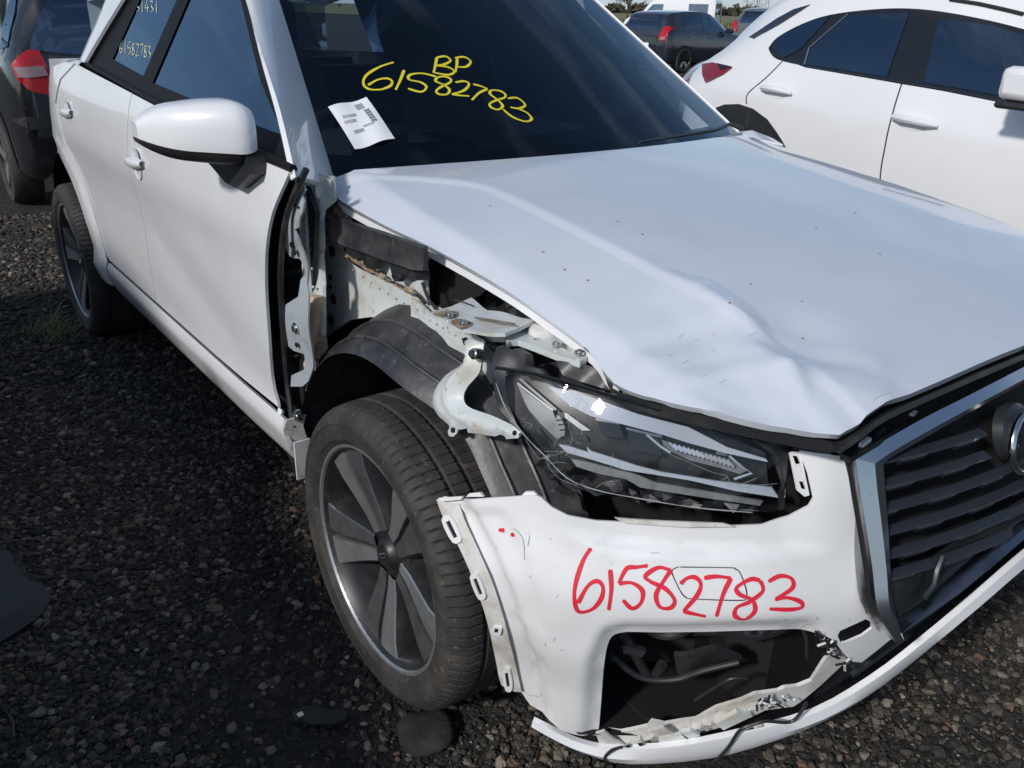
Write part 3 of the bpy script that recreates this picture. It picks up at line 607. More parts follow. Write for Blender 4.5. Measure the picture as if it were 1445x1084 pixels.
BRK = panel('fender_bracket', br, Fy(-.822), 'grey_bracket', CAR, step=6, solid=.004, disp=lambda v, Q: .006*np.sin(v[:, 1]/22))
def disc_at(name, px, py, F, r, mt, par, h=.003, rin=0, n=14):
    p = hits(F, [(px, py)])[0]; g = grad(F, p[None])[0]; MBx = MB()
    prof = [(0, -h), (r*.6, -h), (r*.62, -h*.5), (r, -h*.4), (r*1.02, h)] if not rin else [(rin, h), (rin, -h), (r, -h), (r, h)]
    o = MBx.lathe(prof, n).build(name, mt, par); q = Vector((0, -1, 0)).rotation_difference(Vector(g)); o.matrix_basis = Matrix.Translation(Vector(p)) @ q.to_matrix().to_4x4(); return o
FB = Fy(-.828)
for px, py in ((418, 463), (419, 588)): disc_at('bolt', px, py, FB, .013, 'bolt_metal', BRK, .008)
for px, py, r in ((411, 346, .006), (415, 356, .007), (414, 288, .005), (418, 487, .006), (421, 293, .003)): disc_at('bolt_hole', px, py, FB, r, 'void_black', BRK, .002)
panel('bracket_tab', Z([(155, 655), (190, 640), (195, 705), (165, 710), (150, 690)], 370, 400, 3.613), Fy(-.80), 'grey_bracket', CAR, step=6, solid=.004)
panel('bracket_tab', Z([(200, 812), (222, 860), (215, 930), (195, 925), (190, 880), (170, 850), (180, 825)], 370, 400, 3.613), Fy(-.80), 'grey_bracket', CAR, step=6, solid=.004)
for px, py in ((428, 666), (434, 683)): disc_at('clip_washer', px, py, Fy(-.81), .012, 'paper', CAR, .002, .004)
MB().tube(cr([tuple(p) for p in hits(Fy(-.425, sx=.9), [(447, 418), (446, 440), (441, 470), (438, 500), (440, 520)])], 4), [.012, .016, .016]+[.012]*11+[.018]*3, 10).build('sealant_bead', 'sealant', PIL)
panel('sealant_patch', [(436, 478), (460, 476), (462, 492), (456, 500), (440, 512)], Fy(-.420, sx=.9), 'sealant', PIL, step=5, solid=.004, disp=lambda v, Q: .002*np.sin(v[:, 0]))
panel('pillar_corner', Z([(410, 150), (530, 185), (525, 235), (470, 260), (430, 330), (415, 300)], 370, 220, 5.42), Fy(-.420, sx=.9), 'dirty_white', PIL, step=6, solid=.004, disp=lambda v, Q: .004*np.sin(v[:, 0]*.3))
panel('dirt_clump', cr(Z([(470, 440), (520, 370), (600, 380), (660, 450), (690, 500), (560, 520), (500, 480)], 370, 220, 5.42), 3, True), Fy(-.70), 'rust_dirt', CAR, step=4, disp=lambda v, Q: .010*np.random.rand(len(v)), solid=.004)
AP = panel('inner_apron', [(445, 300), (500, 325), (560, 352), (602, 380), (604, 430), (640, 440), (668, 470), (700, 505), (690, 560), (655, 545), (625, 500), (590, 470), (560, 452), (530, 446), (500, 450), (472, 468), (450, 500), (444, 420)], Fy(-.688), 'primer_metal', CAR, step=9, solid=.004,
           disp=lambda v, Q: .010*np.exp(-(segdist(v, [(450, 500), (472, 468), (500, 450), (530, 446), (560, 452), (590, 470), (625, 500)], False)/9)**2)+.005*np.exp(-(segdist(v, [(455, 340), (458, 470)], False)/6)**2)-.004*np.exp(-(segdist(v, [(485, 372), (610, 470)], False)/4)**2), smooth=50)
FA = Fy(-.694)
for px, py, r in ((468, 355, .012), (466, 392, .006), (470, 423, .012), (467, 452, .012), (466, 405, .005)): disc_at('apron_hole', px, py, FA, r, 'void_black', AP, .002)
# rust runs and dirt on the apron top edge
panel('dirt_band', Z([(640, 700), (760, 740), (800, 850), (900, 880), (1010, 960), (1130, 1000), (1200, 1050), (1140, 1060), (1000, 980), (820, 890), (700, 800), (650, 770)], 370, 220, 5.42), Fy(-.70), 'rust_dirt', AP, step=5, disp=lambda v, Q: .006*np.random.rand(len(v)))
# black fender support strip with its teeth
panel('fender_support', Z([(400, 375), (425, 415), (470, 460), (560, 515), (575, 488), (900, 590), (1225, 705), (1220, 880), (1130, 870), (900, 790), (640, 695), (520, 645), (460, 590), (425, 500)], 370, 220, 5.42), Fy(-.738), 'dusty_plastic', CAR, step=8, solid=.010, disp=lambda v, Q: .004*np.sin((v[:, 1]-v[:, 0]*.36)/14))
for q in ([(770, 735), (860, 770), (880, 800), (850, 880), (800, 850)], [(960, 815), (1060, 850), (1080, 900), (1020, 960), (975, 900)], [(630, 690), (720, 720), (735, 760), (690, 790), (650, 750)], [(1130, 870), (1215, 890), (1215, 950), (1150, 960)]):
    panel('support_tooth', Z(q, 370, 220, 5.42), Fy(-.720), 'black_plastic', CAR, step=6, solid=.02, disp=lambda v, Q: .004*np.sin(v[:, 0]*.5))
panel('engine_bay_dark_fill', [(450, 290), (600, 330), (720, 395), (860, 490), (880, 560), (760, 600), (690, 560), (640, 520), (560, 470), (470, 440)], Fy(-.60), 'void_black', CAR, step=25)  # black filler sheet standing for the shade deep in the engine bay
panel('dark_opening_plate', Z([(70, 120), (185, 105), (540, 325), (480, 380), (280, 462), (105, 492), (80, 480)], 580, 340, 4.93), Fy(-.655), 'void_black', CAR, step=12, solid=.05)  # black plate standing for the shaded open space beneath the hood
panel('foam_edge', Z([(72, 130), (116, 138), (108, 492), (78, 486)], 580, 340, 4.93), Fy(-.672), 'black_plastic', CAR, step=10, solid=.015)
panel('foam_cap', Z([(75, 62), (195, 95), (185, 125), (150, 112), (85, 140)], 580, 340, 4.93), Fy(-.676), 'dirty_white', CAR, step=6, solid=.006)
for q in ([(425, 395), (540, 350), (600, 380), (545, 460), (470, 430)], [(545, 465), (610, 385), (720, 440), (670, 500)], [(675, 500), (730, 445), (860, 545), (760, 520)]):
    panel('engine_hose', Z(q, 580, 340, 4.93), Fy(-.60), 'dusty_plastic', CAR, step=6, solid=.02, disp=lambda v, Q: .012*np.sin(v[:, 0]*.22))
Z5 = lambda L: Z(L, 580, 340, 4.93)
RT = panel('upper_rail', Z5([(120, 495), (280, 460), (420, 398), (530, 478), (700, 512), (865, 552), (760, 605), (655, 645), (500, 632), (360, 622)]), Fz(.868), 'primer_metal', CAR, step=6, solid=.006, disp=lambda v, Q: .0015*np.sin((v[:, 0]+2*v[:, 1])*.08))
panel('rail_side', Z5([(0, 395), (60, 440), (130, 500), (360, 618), (500, 628), (655, 642), (652, 705), (520, 700), (500, 830), (385, 800), (200, 690), (0, 590)]), Fy(-.708), 'primer_metal', CAR, step=7, solid=.005, disp=lambda v, Q: .001*np.sin(v[:, 0]*.2))
panel('rust_patch', cr(Z5([(275, 560), (340, 540), (430, 570), (400, 600), (330, 610)]), 3, True), Fz(.8705), 'rust_dirt', RT, step=4); panel('rust_patch', cr(Z5([(150, 510), (220, 490), (320, 490), (300, 525), (200, 525)]), 3, True), Fz(.8705), 'rust_dirt', RT, step=4)
for a, b in ((265, 512), (365, 570)): disc_at('rail_bolt', 580+a/4.93, 340+b/4.93, Fz(.874), .007, 'bolt_metal', RT, .004)
panel('rail_stencil', Z5([(445, 525), (730, 572), (722, 588), (440, 540)]), Fz(.874), 'rust_dirt', RT, step=8)
def ell(cx, cy, a, b, n=18, rot=0): return [(cx+a*math.cos(t)*math.cos(rot)-b*math.sin(t)*math.sin(rot), cy+a*math.cos(t)*math.sin(rot)+b*math.sin(t)*math.cos(rot)) for t in [2*math.pi*i/n for i in range(n)]]
LP_ = panel('lamp_mount_plate', Z5([(660, 655), (690, 625), (800, 592), (870, 600), (1010, 650), (1140, 690), (1215, 722), (1265, 778), (1175, 842), (1010, 790), (870, 735), (745, 690), (690, 695), (662, 715)]), Fz(.852), 'primer_metal', CAR, step=6, solid=.010,
            holes=[Z5(ell(893, 685, 42, 11)), Z5([(1045, 738), (1090, 726), (1152, 752), (1105, 770)]), Z5(ell(765, 637, 9, 5, 10))])
for a, b in ((1015, 712), (1172, 772)): disc_at('rail_bolt', 580+a/4.93, 340+b/4.93, Fz(.858), .008, 'bolt_metal', LP_, .003)
c0 = hits(Fz(.865), [(580+890/4.93, 340+612/4.93)])[0]
MB().lathe([(0, .004), (.020, .003), (.026, -.001), (.028, -.006), (.028, -.02)], 24, 'z', c0+np.array([-.01, .02, -.004])).build('reservoir_cap', 'dirty_white', CAR)
for k in range(11):
    t = k/10; disc_at('spot_weld', 486+t*118, 372+t*72+6*math.sin(t*3), Fy(-.6915), .0026, 'primer_metal', AP, .0008, n=10)
for k in range(8):
    t = k/7; disc_at('spot_weld', 606+t*62, 452+t*36, Fy(-.7105), .0026, 'primer_metal', RT, .0008, n=10)
for k in range(9): disc_at('spot_weld', 437+k*.9, 275+k*26, Fy(-.4175, sx=.9), .003, 'primer_metal', PIL, .001, n=10)
for q, F_ in (([(612, 436), (640, 424), (668, 432)], Fz(.8715)),):
    MB().tube(list(hits(F_, cr(q, 4))), .0014, 5).build('rail_seam', 'seam', RT)
MB().tube(list(hits(Fy(-.712), cr([(600, 400), (612, 428), (640, 452), (680, 476), (704, 492)], 5))+np.array([0, -.006, .002])), .0035, 7).build('wiring', 'black_plastic', CAR)
MB().tube(list(hits(Fy(-.70), cr([(486, 350), (500, 372), (540, 392), (580, 410), (600, 428)], 5))), .003, 7).build('wiring', 'black_plastic', CAR)
# C-shaped lamp bracket
Z6 = lambda L: Z(L, 580, 460, 4.93)
cb = cr(Z6([(372, 110), (378, 210), (350, 270), (240, 345), (170, 440), (150, 520), (168, 590), (205, 640), (262, 688)]), 3)+Z6([(268, 705), (255, 735), (262, 765), (292, 772), (318, 748), (340, 722), (388, 712), (396, 742), (470, 752), (585, 768), (620, 755), (650, 765), (662, 787), (742, 782), (772, 752), (748, 716)])+cr(Z6([(690, 682), (560, 622), (430, 578), (378, 540), (366, 490), (385, 435), (430, 380), (472, 330), (490, 260), (502, 170), (510, 100)]), 3)+Z6([(440, 60)])
_cl = Z6([(430, 150), (420, 280), (340, 350), (280, 440), (275, 520), (320, 600), (380, 640)])
CB = panel('lamp_bracket', cb, Fy(-.805, sz=.33), 'primer_metal', CAR, step=5, solid=.006, smooth=50, disp=lambda v, Q: .007*np.exp(-(segdist(v, _cl, False)/5)**2)+.010*sm(0, 10, segdist(v, cb)))
FC = Fy(-.824, sz=.33)
disc_at('bolt', 580+445/4.93, 460+195/4.93, FC, .010, 'bolt_metal', CB, .010); disc_at('bolt_hole', 580+290/4.93, 460+725/4.93, FC, .005, 'void_black', CB, .002); disc_at('bolt_hole', 580+718/4.93, 460+745/4.93, FC, .004, 'void_black', CB, .002)
disc_at('bolt_hole', 580+378/4.93, 460+110/4.93, Fy(-.716), .008, 'void_black', CB, .002)
# wheel arch liner: conical outer band and inner barrel about the axle
la = [-8, 20, 47, 64, 80, 96, 123, 159, 183, 200]; lr = interp(la, [.36, .345, .342, .357, .362, .382, .418, .462, .488, .50]); lw = interp(la, [.06, .06, .06, .075, .085, .082, .06, .03, .015, .015])
G = []
for a in np.linspace(-8, 200, 60):
    r0 = float(lr(np.array(a))); w = float(lw(np.array(a))); c = (math.cos(R(a)), math.sin(R(a))); wob = .004*math.sin(a*.21)
    sh = .05*float(1-sm(55, 95, np.array(a))); prof = [(r0+w*1.25, -.675+sh), (r0+w, -.70+sh), (r0+w*.55, -.755+wob+sh), (r0+w*.2, -.795+sh), (r0, -.806+sh), (r0-.002, -.79+sh), (r0+.012, -.72), (r0+.012, -.50), (r0-.12, -.46), (.10, -.45)]
    G.append([(r*c[0], y, .33+r*c[1]) for r, y in prof])
LN = MB().grid(G).build('wheel_arch_liner', 'dusty_plastic', CAR, smooth=50)
for fr_, yy in ((.78, -.728), (.42, -.772)):
    MB().tube([((float(lr(np.array(a)))+float(lw(np.array(a)))*fr_)*math.cos(R(a)), yy+.05*float(1-sm(55, 95, np.array(a)))-.004, .33+(float(lr(np.array(a)))+float(lw(np.array(a)))*fr_)*math.sin(R(a))) for a in np.linspace(30, 150, 40)], .004, 6).build('liner_rib', 'dusty_plastic', LN)
panel('liner_front', [(612, 600), (640, 612), (690, 622), (735, 600), (765, 640), (800, 690), (830, 720), (770, 712), (700, 708), (640, 712), (628, 650)], Fy(-.69, sx=.12), 'dusty_plastic', CAR, step=9, disp=lambda v, Q: .010*np.sin(v[:, 0]*.11+v[:, 1]*.05))
o = MB().lathe([(.034, .02), (.034, -.006), (.030, -.010), (.026, -.004), (0, -.004)], 28).build('washer_neck', 'black_plastic', CAR); pc = hits(Fy(-.715, sx=.12), [(716, 630)])[0]; o.location = pc; o.rotation_euler = (.4, 0, .5)
# ---------------------------------------------------------------- headlamp
lamp_bg = [(682, 492), (705, 484), (735, 482), (800, 500), (842, 505), (868, 542), (905, 556), (1000, 580), (1100, 602), (1186, 620), (1196, 645), (1150, 716), (1120, 738), (1080, 750), (850, 745), (770, 715), (745, 680), (728, 640), (700, 600), (682, 540)]
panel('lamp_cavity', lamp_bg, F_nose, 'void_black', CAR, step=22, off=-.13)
HSG = panel('lamp_housing', Z6([(485, 300), (510, 110), (560, 95), (600, 150), (660, 125), (745, 165), (745, 250), (860, 290), (900, 330), (1080, 440), (1020, 430), (880, 370), (700, 300), (620, 290), (585, 330), (590, 470), (640, 620), (700, 740), (640, 690), (530, 560), (490, 470)]), F_nose, 'black_plastic', CAR, step=6, off=-.028, solid=.02, disp=lambda v, Q: .004*np.sin(v[:, 0]*.09)*np.cos(v[:, 1]*.08), smooth=35)
lens = [(692, 527), (700, 518), (712, 518), (760, 528), (800, 540), (860, 556), (920, 572), (1000, 598), (1060, 618), (1098, 640), (1106, 665), (1108, 720), (1060, 722), (980, 715), (900, 702), (840, 690), (800, 672), (770, 640), (735, 600), (708, 560)]
inner = [(698, 530), (740, 530), (860, 562), (1000, 604), (1096, 646), (1104, 716), (980, 710), (850, 686), (790, 655), (740, 600)]
HB = panel('headlamp', inner, F_nose, 'lamp_black', CAR, step=14, off=-.050)
Zh = lambda L: Z(L, 680, 500, 4.927)
Zr = lambda L: Z(L, 880, 540, 4.25)
# inner pieces of the lamp
panel('reflector_panel', Zh([(165, 180), (260, 260), (440, 390), (490, 520), (500, 600), (470, 605), (350, 490), (260, 380), (210, 270)]), F_nose, 'lamp_grey', HB, step=6, off=-.036, solid=.006)
panel('lamp_trim', Zh([(165, 178), (178, 175), (450, 380), (440, 392)]), F_nose, 'soft_reflector', HB, step=6, off=-.036, solid=.004)
panel('lamp_trim', Zh([(195, 150), (215, 148), (480, 375), (470, 390)]), F_nose, 'lamp_grey', HB, step=6, off=-.030, solid=.004)
panel('lamp_trim', Zh([(525, 405), (545, 410), (720, 545), (655, 545), (530, 445)]), F_nose, 'soft_reflector', HB, step=5, off=-.040, solid=.004)
panel('light_strip', Zh([(430, 215), (600, 240), (800, 310), (1084, 415)])+Zr([(400, 270), (640, 400), (880, 470), (890, 490), (640, 440), (400, 375), (240, 320), (0, 255)])+Zh([(900, 470), (740, 430), (640, 380), (580, 350)]), F_nose, 'strip_silver', HB, step=8, off=-.022, solid=.006, disp=lambda v, Q: .004*np.sin(v[:, 0]*.03))
panel('light_strip', Zh([(500, 640), (560, 650), (720, 700), (705, 655), (740, 690), (900, 740), (1084, 800)])+Zr([(240, 560), (600, 620), (920, 655), (968, 722), (700, 680), (400, 610), (0, 545)])+Zh([(900, 800), (700, 740), (560, 700)]), F_nose, 'strip_silver', HB, step=8, off=-.024, solid=.006)
panel('lamp_lower_trim', Z([(578, 722), (640, 728), (800, 738), (1060, 748), (1110, 762), (900, 765), (620, 746)], 680, 500, 3.1), F_nose, 'dirty_white', CAR, step=8, off=-.006, solid=.004)
panel('lamp_sill', Zh([(600, 745), (700, 760), (900, 815), (1084, 860)])+Zr([(200, 620), (600, 690), (860, 735), (840, 765), (500, 715), (100, 650)])+Zh([(1000, 890), (800, 850), (640, 800)]), F_nose, 'lamp_grey', HB, step=8, off=-.018, solid=.006)
panel('led_carrier', Zr([(130, 310), (260, 370), (660, 490), (800, 560), (740, 590), (600, 545), (420, 500), (280, 430)]), F_nose, 'lamp_grey', HB, step=7, off=-.042, solid=.004)
for k in range(14):
    t = k/13; a = Zr([(285+t*370, 378+t*110), (335+t*360, 428+t*108)]); p = hits(F_nose, a)+grad(F_nose, hits(F_nose, a))*-.036
    MB().tube(list(p), .0022, 6).build('led_fin', 'reflector', HB)
for q in ([(480, 425), (505, 430), (515, 455), (475, 460)], [(478, 470), (520, 465), (530, 490), (485, 495)], [(488, 505), (535, 500), (540, 530), (492, 535)], [(495, 545), (540, 540), (535, 580), (500, 590)]):
    panel('lamp_chip', Zh(q), F_nose, 'lamp_grey', HB, step=4, off=-.030, solid=.004)
for q in (Zr([(140, 320), (230, 400), (290, 440)]), Zr([(660, 460), (740, 530), (805, 570), (690, 610)]), Zh([(470, 230), (590, 355)]), Zr([(925, 660), (968, 722)])):
    p = hits(F_nose, q); p = p+grad(F_nose, p)*-.030; MB().tube(list(p), .0022, 6).build('lamp_edge', 'reflector', HB)
rs = np.random.RandomState(8)
for k in range(16):
    t = rs.rand(); x = 800+270*t; y = 585+58*t+rs.uniform(2, 36)*(1-.45*t); w_, h_ = rs.uniform(9, 24), rs.uniform(3, 9)
    panel('lamp_facet', [(x, y), (x+w_, y+w_*.24), (x+w_+rs.uniform(-4, 4), y+w_*.24+h_), (x+rs.uniform(-3, 5), y+h_)], F_nose, ('dark_chrome', 'lamp_grey', 'gloss_black')[k % 3], HB, step=9, off=-.042+rs.uniform(-.004, .004), solid=.003, smooth=0)
for q in ([(838, 592), (872, 598), (880, 622), (846, 618)], [(884, 606), (930, 618), (936, 648), (890, 638)]):
    panel('projector', q, F_nose, 'gloss_black', HB, step=6, off=-.030, solid=.014)
    panel('projector_rim', [(q[0][0]-2, q[0][1]-2), (q[1][0]+2, q[1][1]-2), (q[1][0]+1, q[1][1]+2), (q[0][0], q[0][1]+2)], F_nose, 'dark_chrome', HB, step=6, off=-.026, solid=.004)
LENS = panel('lamp_lens', cr(lens, 2, True), F_nose, 'lamp_lens', HB, step=12, off=-.004, solid=.003, smooth=60, disp=lambda v, Q: .002*np.sin(v[:, 0]*.07+v[:, 1]*.05))
# cracks in the lens: thin whitish fracture ridges
mat('crack', (.30, .31, .32), .3)
CK = [Zh([(640, 370), (610, 420), (600, 470), (620, 560), (630, 600), (590, 650), (540, 690)]), Zh([(900, 800), (897, 740), (915, 690)]), Zh([(305, 590), (390, 718), (440, 715), (540, 690), (610, 660)]), Zh([(440, 720), (480, 800), (560, 875), (670, 910)]), Zh([(640, 380), (680, 330), (640, 280), (605, 245)]), Zr([(280, 430), (420, 490), (540, 540), (620, 560), (580, 600), (690, 610), (800, 570)]), Zr([(620, 560), (650, 600), (760, 615), (920, 605)]), Zh([(790, 930), (850, 890), (920, 880), (860, 900), (930, 900)]), Zh([(660, 430), (690, 520), (700, 560)]), Zh([(500, 640), (520, 600), (545, 560), (520, 500)]), Zh([(300, 470), (350, 490), (330, 520)])]
for q in CK:
    p = hits(F_nose, cr(q, 4)); p = p+grad(F_nose, p)*.001; MB().tube(list(p), .00028, 4).build('lens_crack', 'crack', LENS)
LR = hits(F_nose, cr([(700, 540), (716, 580), (742, 616), (770, 644), (800, 674), (840, 691), (900, 703), (980, 716), (1060, 723)], 4)); MB().tube(list(LR+grad(F_nose, LR)*.001), [.0004+.0007*abs(math.sin(i*.7)) for i in range(len(LR))], 6).build('lens_rim', 'crack', LENS)
LR = hits(F_nose, cr([(700, 519), (760, 529), (860, 557), (1000, 599), (1060, 619)], 4)); MB().tube(list(LR), .003, 6).build('lens_rim', 'gloss_black', LENS)
for k in range(7):
    x, y = np.array((788, 640))+np.random.randn(2)*(20, 12); p = hits(F_nose, [(x, y), (x+np.random.randn()*10, y+np.random.randn()*7)]); p = p+grad(F_nose, p)*.001
    MB().tube(list(p), .00028, 4).build('lens_crack', 'crack', LENS)
# rubbish above the lamp and crumpled duct under it
for q, mt, of in (([(840, 505), (866, 545), (1000, 588), (1110, 622), (1060, 615), (930, 575), (860, 552)], 'black_plastic', -.035), ([(760, 485), (800, 500), (845, 512), (880, 555), (835, 540), (780, 522)], 'dusty_plastic', -.06), ([(1000, 590), (1100, 605), (1130, 640), (1115, 700), (1105, 650), (1060, 615)], 'black_plastic', -.03), ([(1140, 610), (1184, 625), (1195, 642), (1130, 640)], 'dusty_plastic', -.02)):
    panel('lamp_surround', q, F_nose, mt, CAR, step=9, off=of, solid=.01, disp=lambda v, Q: .005*np.sin(v[:, 0]*.07+v[:, 1]*.08), smooth=35)
for k in range(14):
    x = 900+k*16+np.random.randn()*5; y = 568+k*3.2+np.random.randn()*5; p = hits(F_nose, [(x, y), (x+14+8*np.random.rand(), y+10*np.random.rand())]); p = p+grad(F_nose, p)*-.02
    MB().tube(list(p), .0015, 5).build('broken_clip', 'dark_chrome' if k % 3 else 'reflector', HSG)
duct = [[(280, 830), (330, 780), (450, 830), (550, 880), (470, 880), (330, 870)], [(330, 875), (470, 890), (550, 975), (480, 970), (400, 940)], [(560, 975), (590, 905), (660, 930), (750, 985), (700, 1000), (600, 990)], [(575, 995), (700, 1010), (830, 1060), (760, 1060), (660, 1040)], [(770, 935), (950, 950), (1000, 1060), (900, 1040), (800, 990)], [(340, 690), (440, 720), (560, 875), (440, 820), (300, 780)]]
for q in duct:
    c = np.mean(q, 0); panel('crumpled_duct', Zh(q), F_nose, 'dusty_plastic', CAR, step=11, off=-.055, solid=.004, smooth=0, disp=lambda v, Q: .010*np.sin(v[:, 0]*.10+v[:, 1]*.13+c[0]))
for q in ([(100, 705), (230, 780), (150, 800), (110, 760)], [(245, 735), (480, 790), (420, 800), (250, 775)], [(340, 790), (500, 800), (520, 820), (360, 825)], [(510, 785), (610, 795), (560, 825), (520, 815)], [(640, 800), (900, 795), (840, 870), (700, 855)], [(20, 700), (80, 720), (100, 810), (70, 800)]):
    panel('crumpled_duct', Zr(q), F_nose, 'dusty_plastic', CAR, step=12, off=-.050, solid=.004, smooth=0, disp=lambda v, Q: .006*np.sin(v[:, 0]*.1+v[:, 1]*.15))
# ---------------------------------------------------------------- bumper
bt = [(608, 706), (618, 702), (650, 706), (700, 702), (755, 699), (763, 702), (778, 716), (800, 728), (840, 738), (900, 744), (1000, 749), (1080, 746), (1118, 733), (1144, 716), (1150, 704), (1143, 670), (1132, 637), (1190, 644), (1197, 672), (1205, 720), (1215, 780), (1228, 850), (1245, 880), (1262, 898), (1240, 916), (1216, 935), (1204, 934), (1190, 922), (1178, 905), (1164, 898)]
fogtop = [(1100, 901), (1000, 904), (935, 905)]+cr([(885, 904), (866, 908), (856, 922), (850, 960), (847, 1000), (844, 1036)], 3)
bl = [(842, 1048), (800, 1034), (760, 1018), (742, 1008), (726, 985)]
arcL = cr([(712, 984), (703, 975), (696, 948), (688, 910), (678, 872), (662, 828), (645, 786), (628, 750), (616, 728), (608, 706)], 3)[:-1]
_fl = [(652, 704), (690, 770), (720, 840), (742, 910), (770, 1010)]; _fl2 = [(700, 704), (735, 770), (760, 850), (772, 930), (785, 1010)]
fog_edge = [(1164, 898), (935, 905), (885, 904), (866, 908), (852, 940), (844, 1036)]
slots = Z([(1180+0, 0)], 0, 0, 1)
lslot = Z([(655, 520), (665, 500), (720, 475), (775, 450), (800, 465), (800, 490), (760, 520), (690, 550), (668, 552)], 964, 724, 3.004)
def bump_d(v, Q):
    d = -.022*sm(0, 26, np.clip(26-segdist(v, arcL+[arcL[0]], False)*1, 0, 26))*0
    s = v[:, 0]-np.interp(v[:, 1], [p[1] for p in _fl], [p[0] for p in _fl]); d += -.016*sm(14, -16, s)*0
    d += np.where(v[:, 1] > 700, -.014*(1-sm(-8, 6, s)), 0)                              # wheel-arch return flange
    s2 = v[:, 0]-np.interp(v[:, 1], [p[1] for p in _fl2], [p[0] for p in _fl2]); d += -.006*(1-sm(-5, 5, s2))*(v[:, 1] > 720)
    fd_ = segdist(v, fog_edge, False); d += -.018*(1-sm(2, 30, fd_))*(1-sm(1130, 1175, v[:, 0]))
    d += -.012*sm(26, 0, 750-v[:, 1]+0*v[:, 0])*0
    crs = np.interp(v[:, 0], [760, 860, 1000, 1150, 1230], [735, 772, 784, 778, 770]); d += -.014*(1-sm(-6, 5, v[:, 1]-crs))*sm(760, 900, v[:, 0])*(1-sm(1100, 1185, v[:, 0]))
    d += .0009*np.sin(v[:, 0]*.06)*np.sin(v[:, 1]*.05)*(v[:, 0] < 860)
    d += -.006*np.exp(-(segdist(v, [(745, 925), (760, 945), (752, 965)], False)/5)**2)+.003*np.exp(-(segdist(v, [(715, 870), (740, 880), (765, 905)], False)/4)**2)
    return d
BUM = panel('bumper', bt+fogtop+bl+arcL, F_nose, 'bumper_paint', CAR, step=9, solid=.004, disp=bump_d, smooth=50, holes=[lslot])
panel('bumper_tab', Zr([(1015, 430), (1035, 420), (1085, 425), (1140, 690), (1110, 700), (1062, 660)]), F_nose, 'bumper_paint', BUM, step=6, off=-.012, solid=.003, holes=[Zr([(1035, 445), (1065, 450), (1085, 495), (1055, 500)]), Zr([(1075, 605), (1100, 605), (1118, 655), (1090, 650)])])
# arch flange: dirty strip with raised clip slots
fl_o = [(608, 706), (616, 728), (628, 750), (645, 786), (662, 828), (678, 872), (688, 910), (696, 948), (703, 975), (722, 984)]
fl_i = [(640, 712), (648, 735), (660, 760), (676, 795), (692, 835), (706, 880), (715, 915), (724, 950), (732, 985)]
panel('arch_flange', cr(fl_o, 2)+cr(fl_i, 2)[::-1], F_nose, 'dirty_white', BUM, step=6, off=-.0125, disp=None)
for cx, cy, w, h, rt in ((632, 748, 7, 18, -.45), (670, 832, 6, 17, -.38), (697, 896, 6, 5, .2), (713, 965, 5, 14, -.15)):
    c, s = math.cos(rt), math.sin(rt); rect = lambda w, h: [(cx+a*w*c-b*h*s, cy+a*w*s+b*h*c) for a, b in ((-1, -1), (1, -1), (1, 1), (-1, 1))]
    panel('clip_frame', cr(rect(w, h), 3, True), F_nose, 'bumper_paint', BUM, step=4, off=-.008, solid=.006, holes=[rect(w*.45, h*.72)]); panel('clip_slot', rect(w*.5, h*.75), F_nose, 'void_black', BUM, step=5, off=-.0105)
for q in ([(616, 703), (650, 701), (648, 706), (620, 708)], [(655, 702), (660, 697), (675, 696), (680, 702)], [(735, 700), (740, 695), (752, 695), (757, 700)]): panel('bumper_tab', q, F_nose, 'bumper_paint', BUM, step=5, off=-.004, solid=.005)
panel('fog_lip', [(840, 1040), (852, 1036), (866, 1048), (880, 1056), (862, 1062), (846, 1056)], F_nose, 'dirty_white', BUM, step=5, off=-.006, solid=.004)
# lip under the bumper
lu = cr([(752, 1016), (782, 1031), (820, 1048), (870, 1056), (960, 1050), (1050, 1032), (1150, 1004), (1230, 958), (1300, 905), (1370, 847), (1445, 782), (1560, 690)], 3); ll = cr([(754, 1024), (784, 1043), (830, 1063), (890, 1076), (1000, 1068), (1090, 1044), (1165, 1014), (1240, 969), (1320, 905), (1380, 855), (1445, 800), (1560, 712)], 3)
a = hits(F_nose, lu); b = hits(F_nose, ll); ga = grad(F_nose, (a+b)/2); ga[:, 2] = 0
MB().grid([a-ga*.006, a+ga*.002, a*.55+b*.45+ga*.008, b, b-ga*.016-np.array([0, 0, .004])]).build("bumper_lip", 'white_paint', BUM, solid=.003, smooth=30)
# fog-lamp opening: dark cave with loose ducting, cables and the snapped lower grille insert
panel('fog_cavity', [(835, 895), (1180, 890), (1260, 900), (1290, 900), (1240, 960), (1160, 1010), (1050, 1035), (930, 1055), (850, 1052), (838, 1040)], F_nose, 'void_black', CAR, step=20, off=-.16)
Zf = lambda L: Z(L, 820, 880, 3.6125)
for q, rr_, of, mt_ in (([(250, 150), (300, 260), (420, 330), (560, 300), (700, 180)], .012, -.10, 'black_plastic'), ([(760, 110), (800, 230), (940, 275), (1130, 220), (1200, 120)], .020, -.09, 'black_plastic'), ([(140, 330), (300, 430), (480, 445), (640, 410), (850, 370)], .006, -.06, 'black_plastic'), ([(160, 180), (230, 290), (350, 450), (420, 400)], .009, -.07, 'black_plastic'), ([(600, 330), (780, 330), (1000, 310), (1160, 280)], .014, -.11, 'dusty_plastic'), ([(900, 90), (930, 140), (900, 200)], .006, -.06, 'dusty_plastic'), ([(1060, 90), (1050, 170), (1000, 220)], .008, -.07, 'black_plastic')):
    p = hits(F_nose, cr(Zf(q), 5)); p = p+grad(F_nose, p)*of; MB().tube(list(p), rr_, 10).build('loose_hose', mt_, CAR)
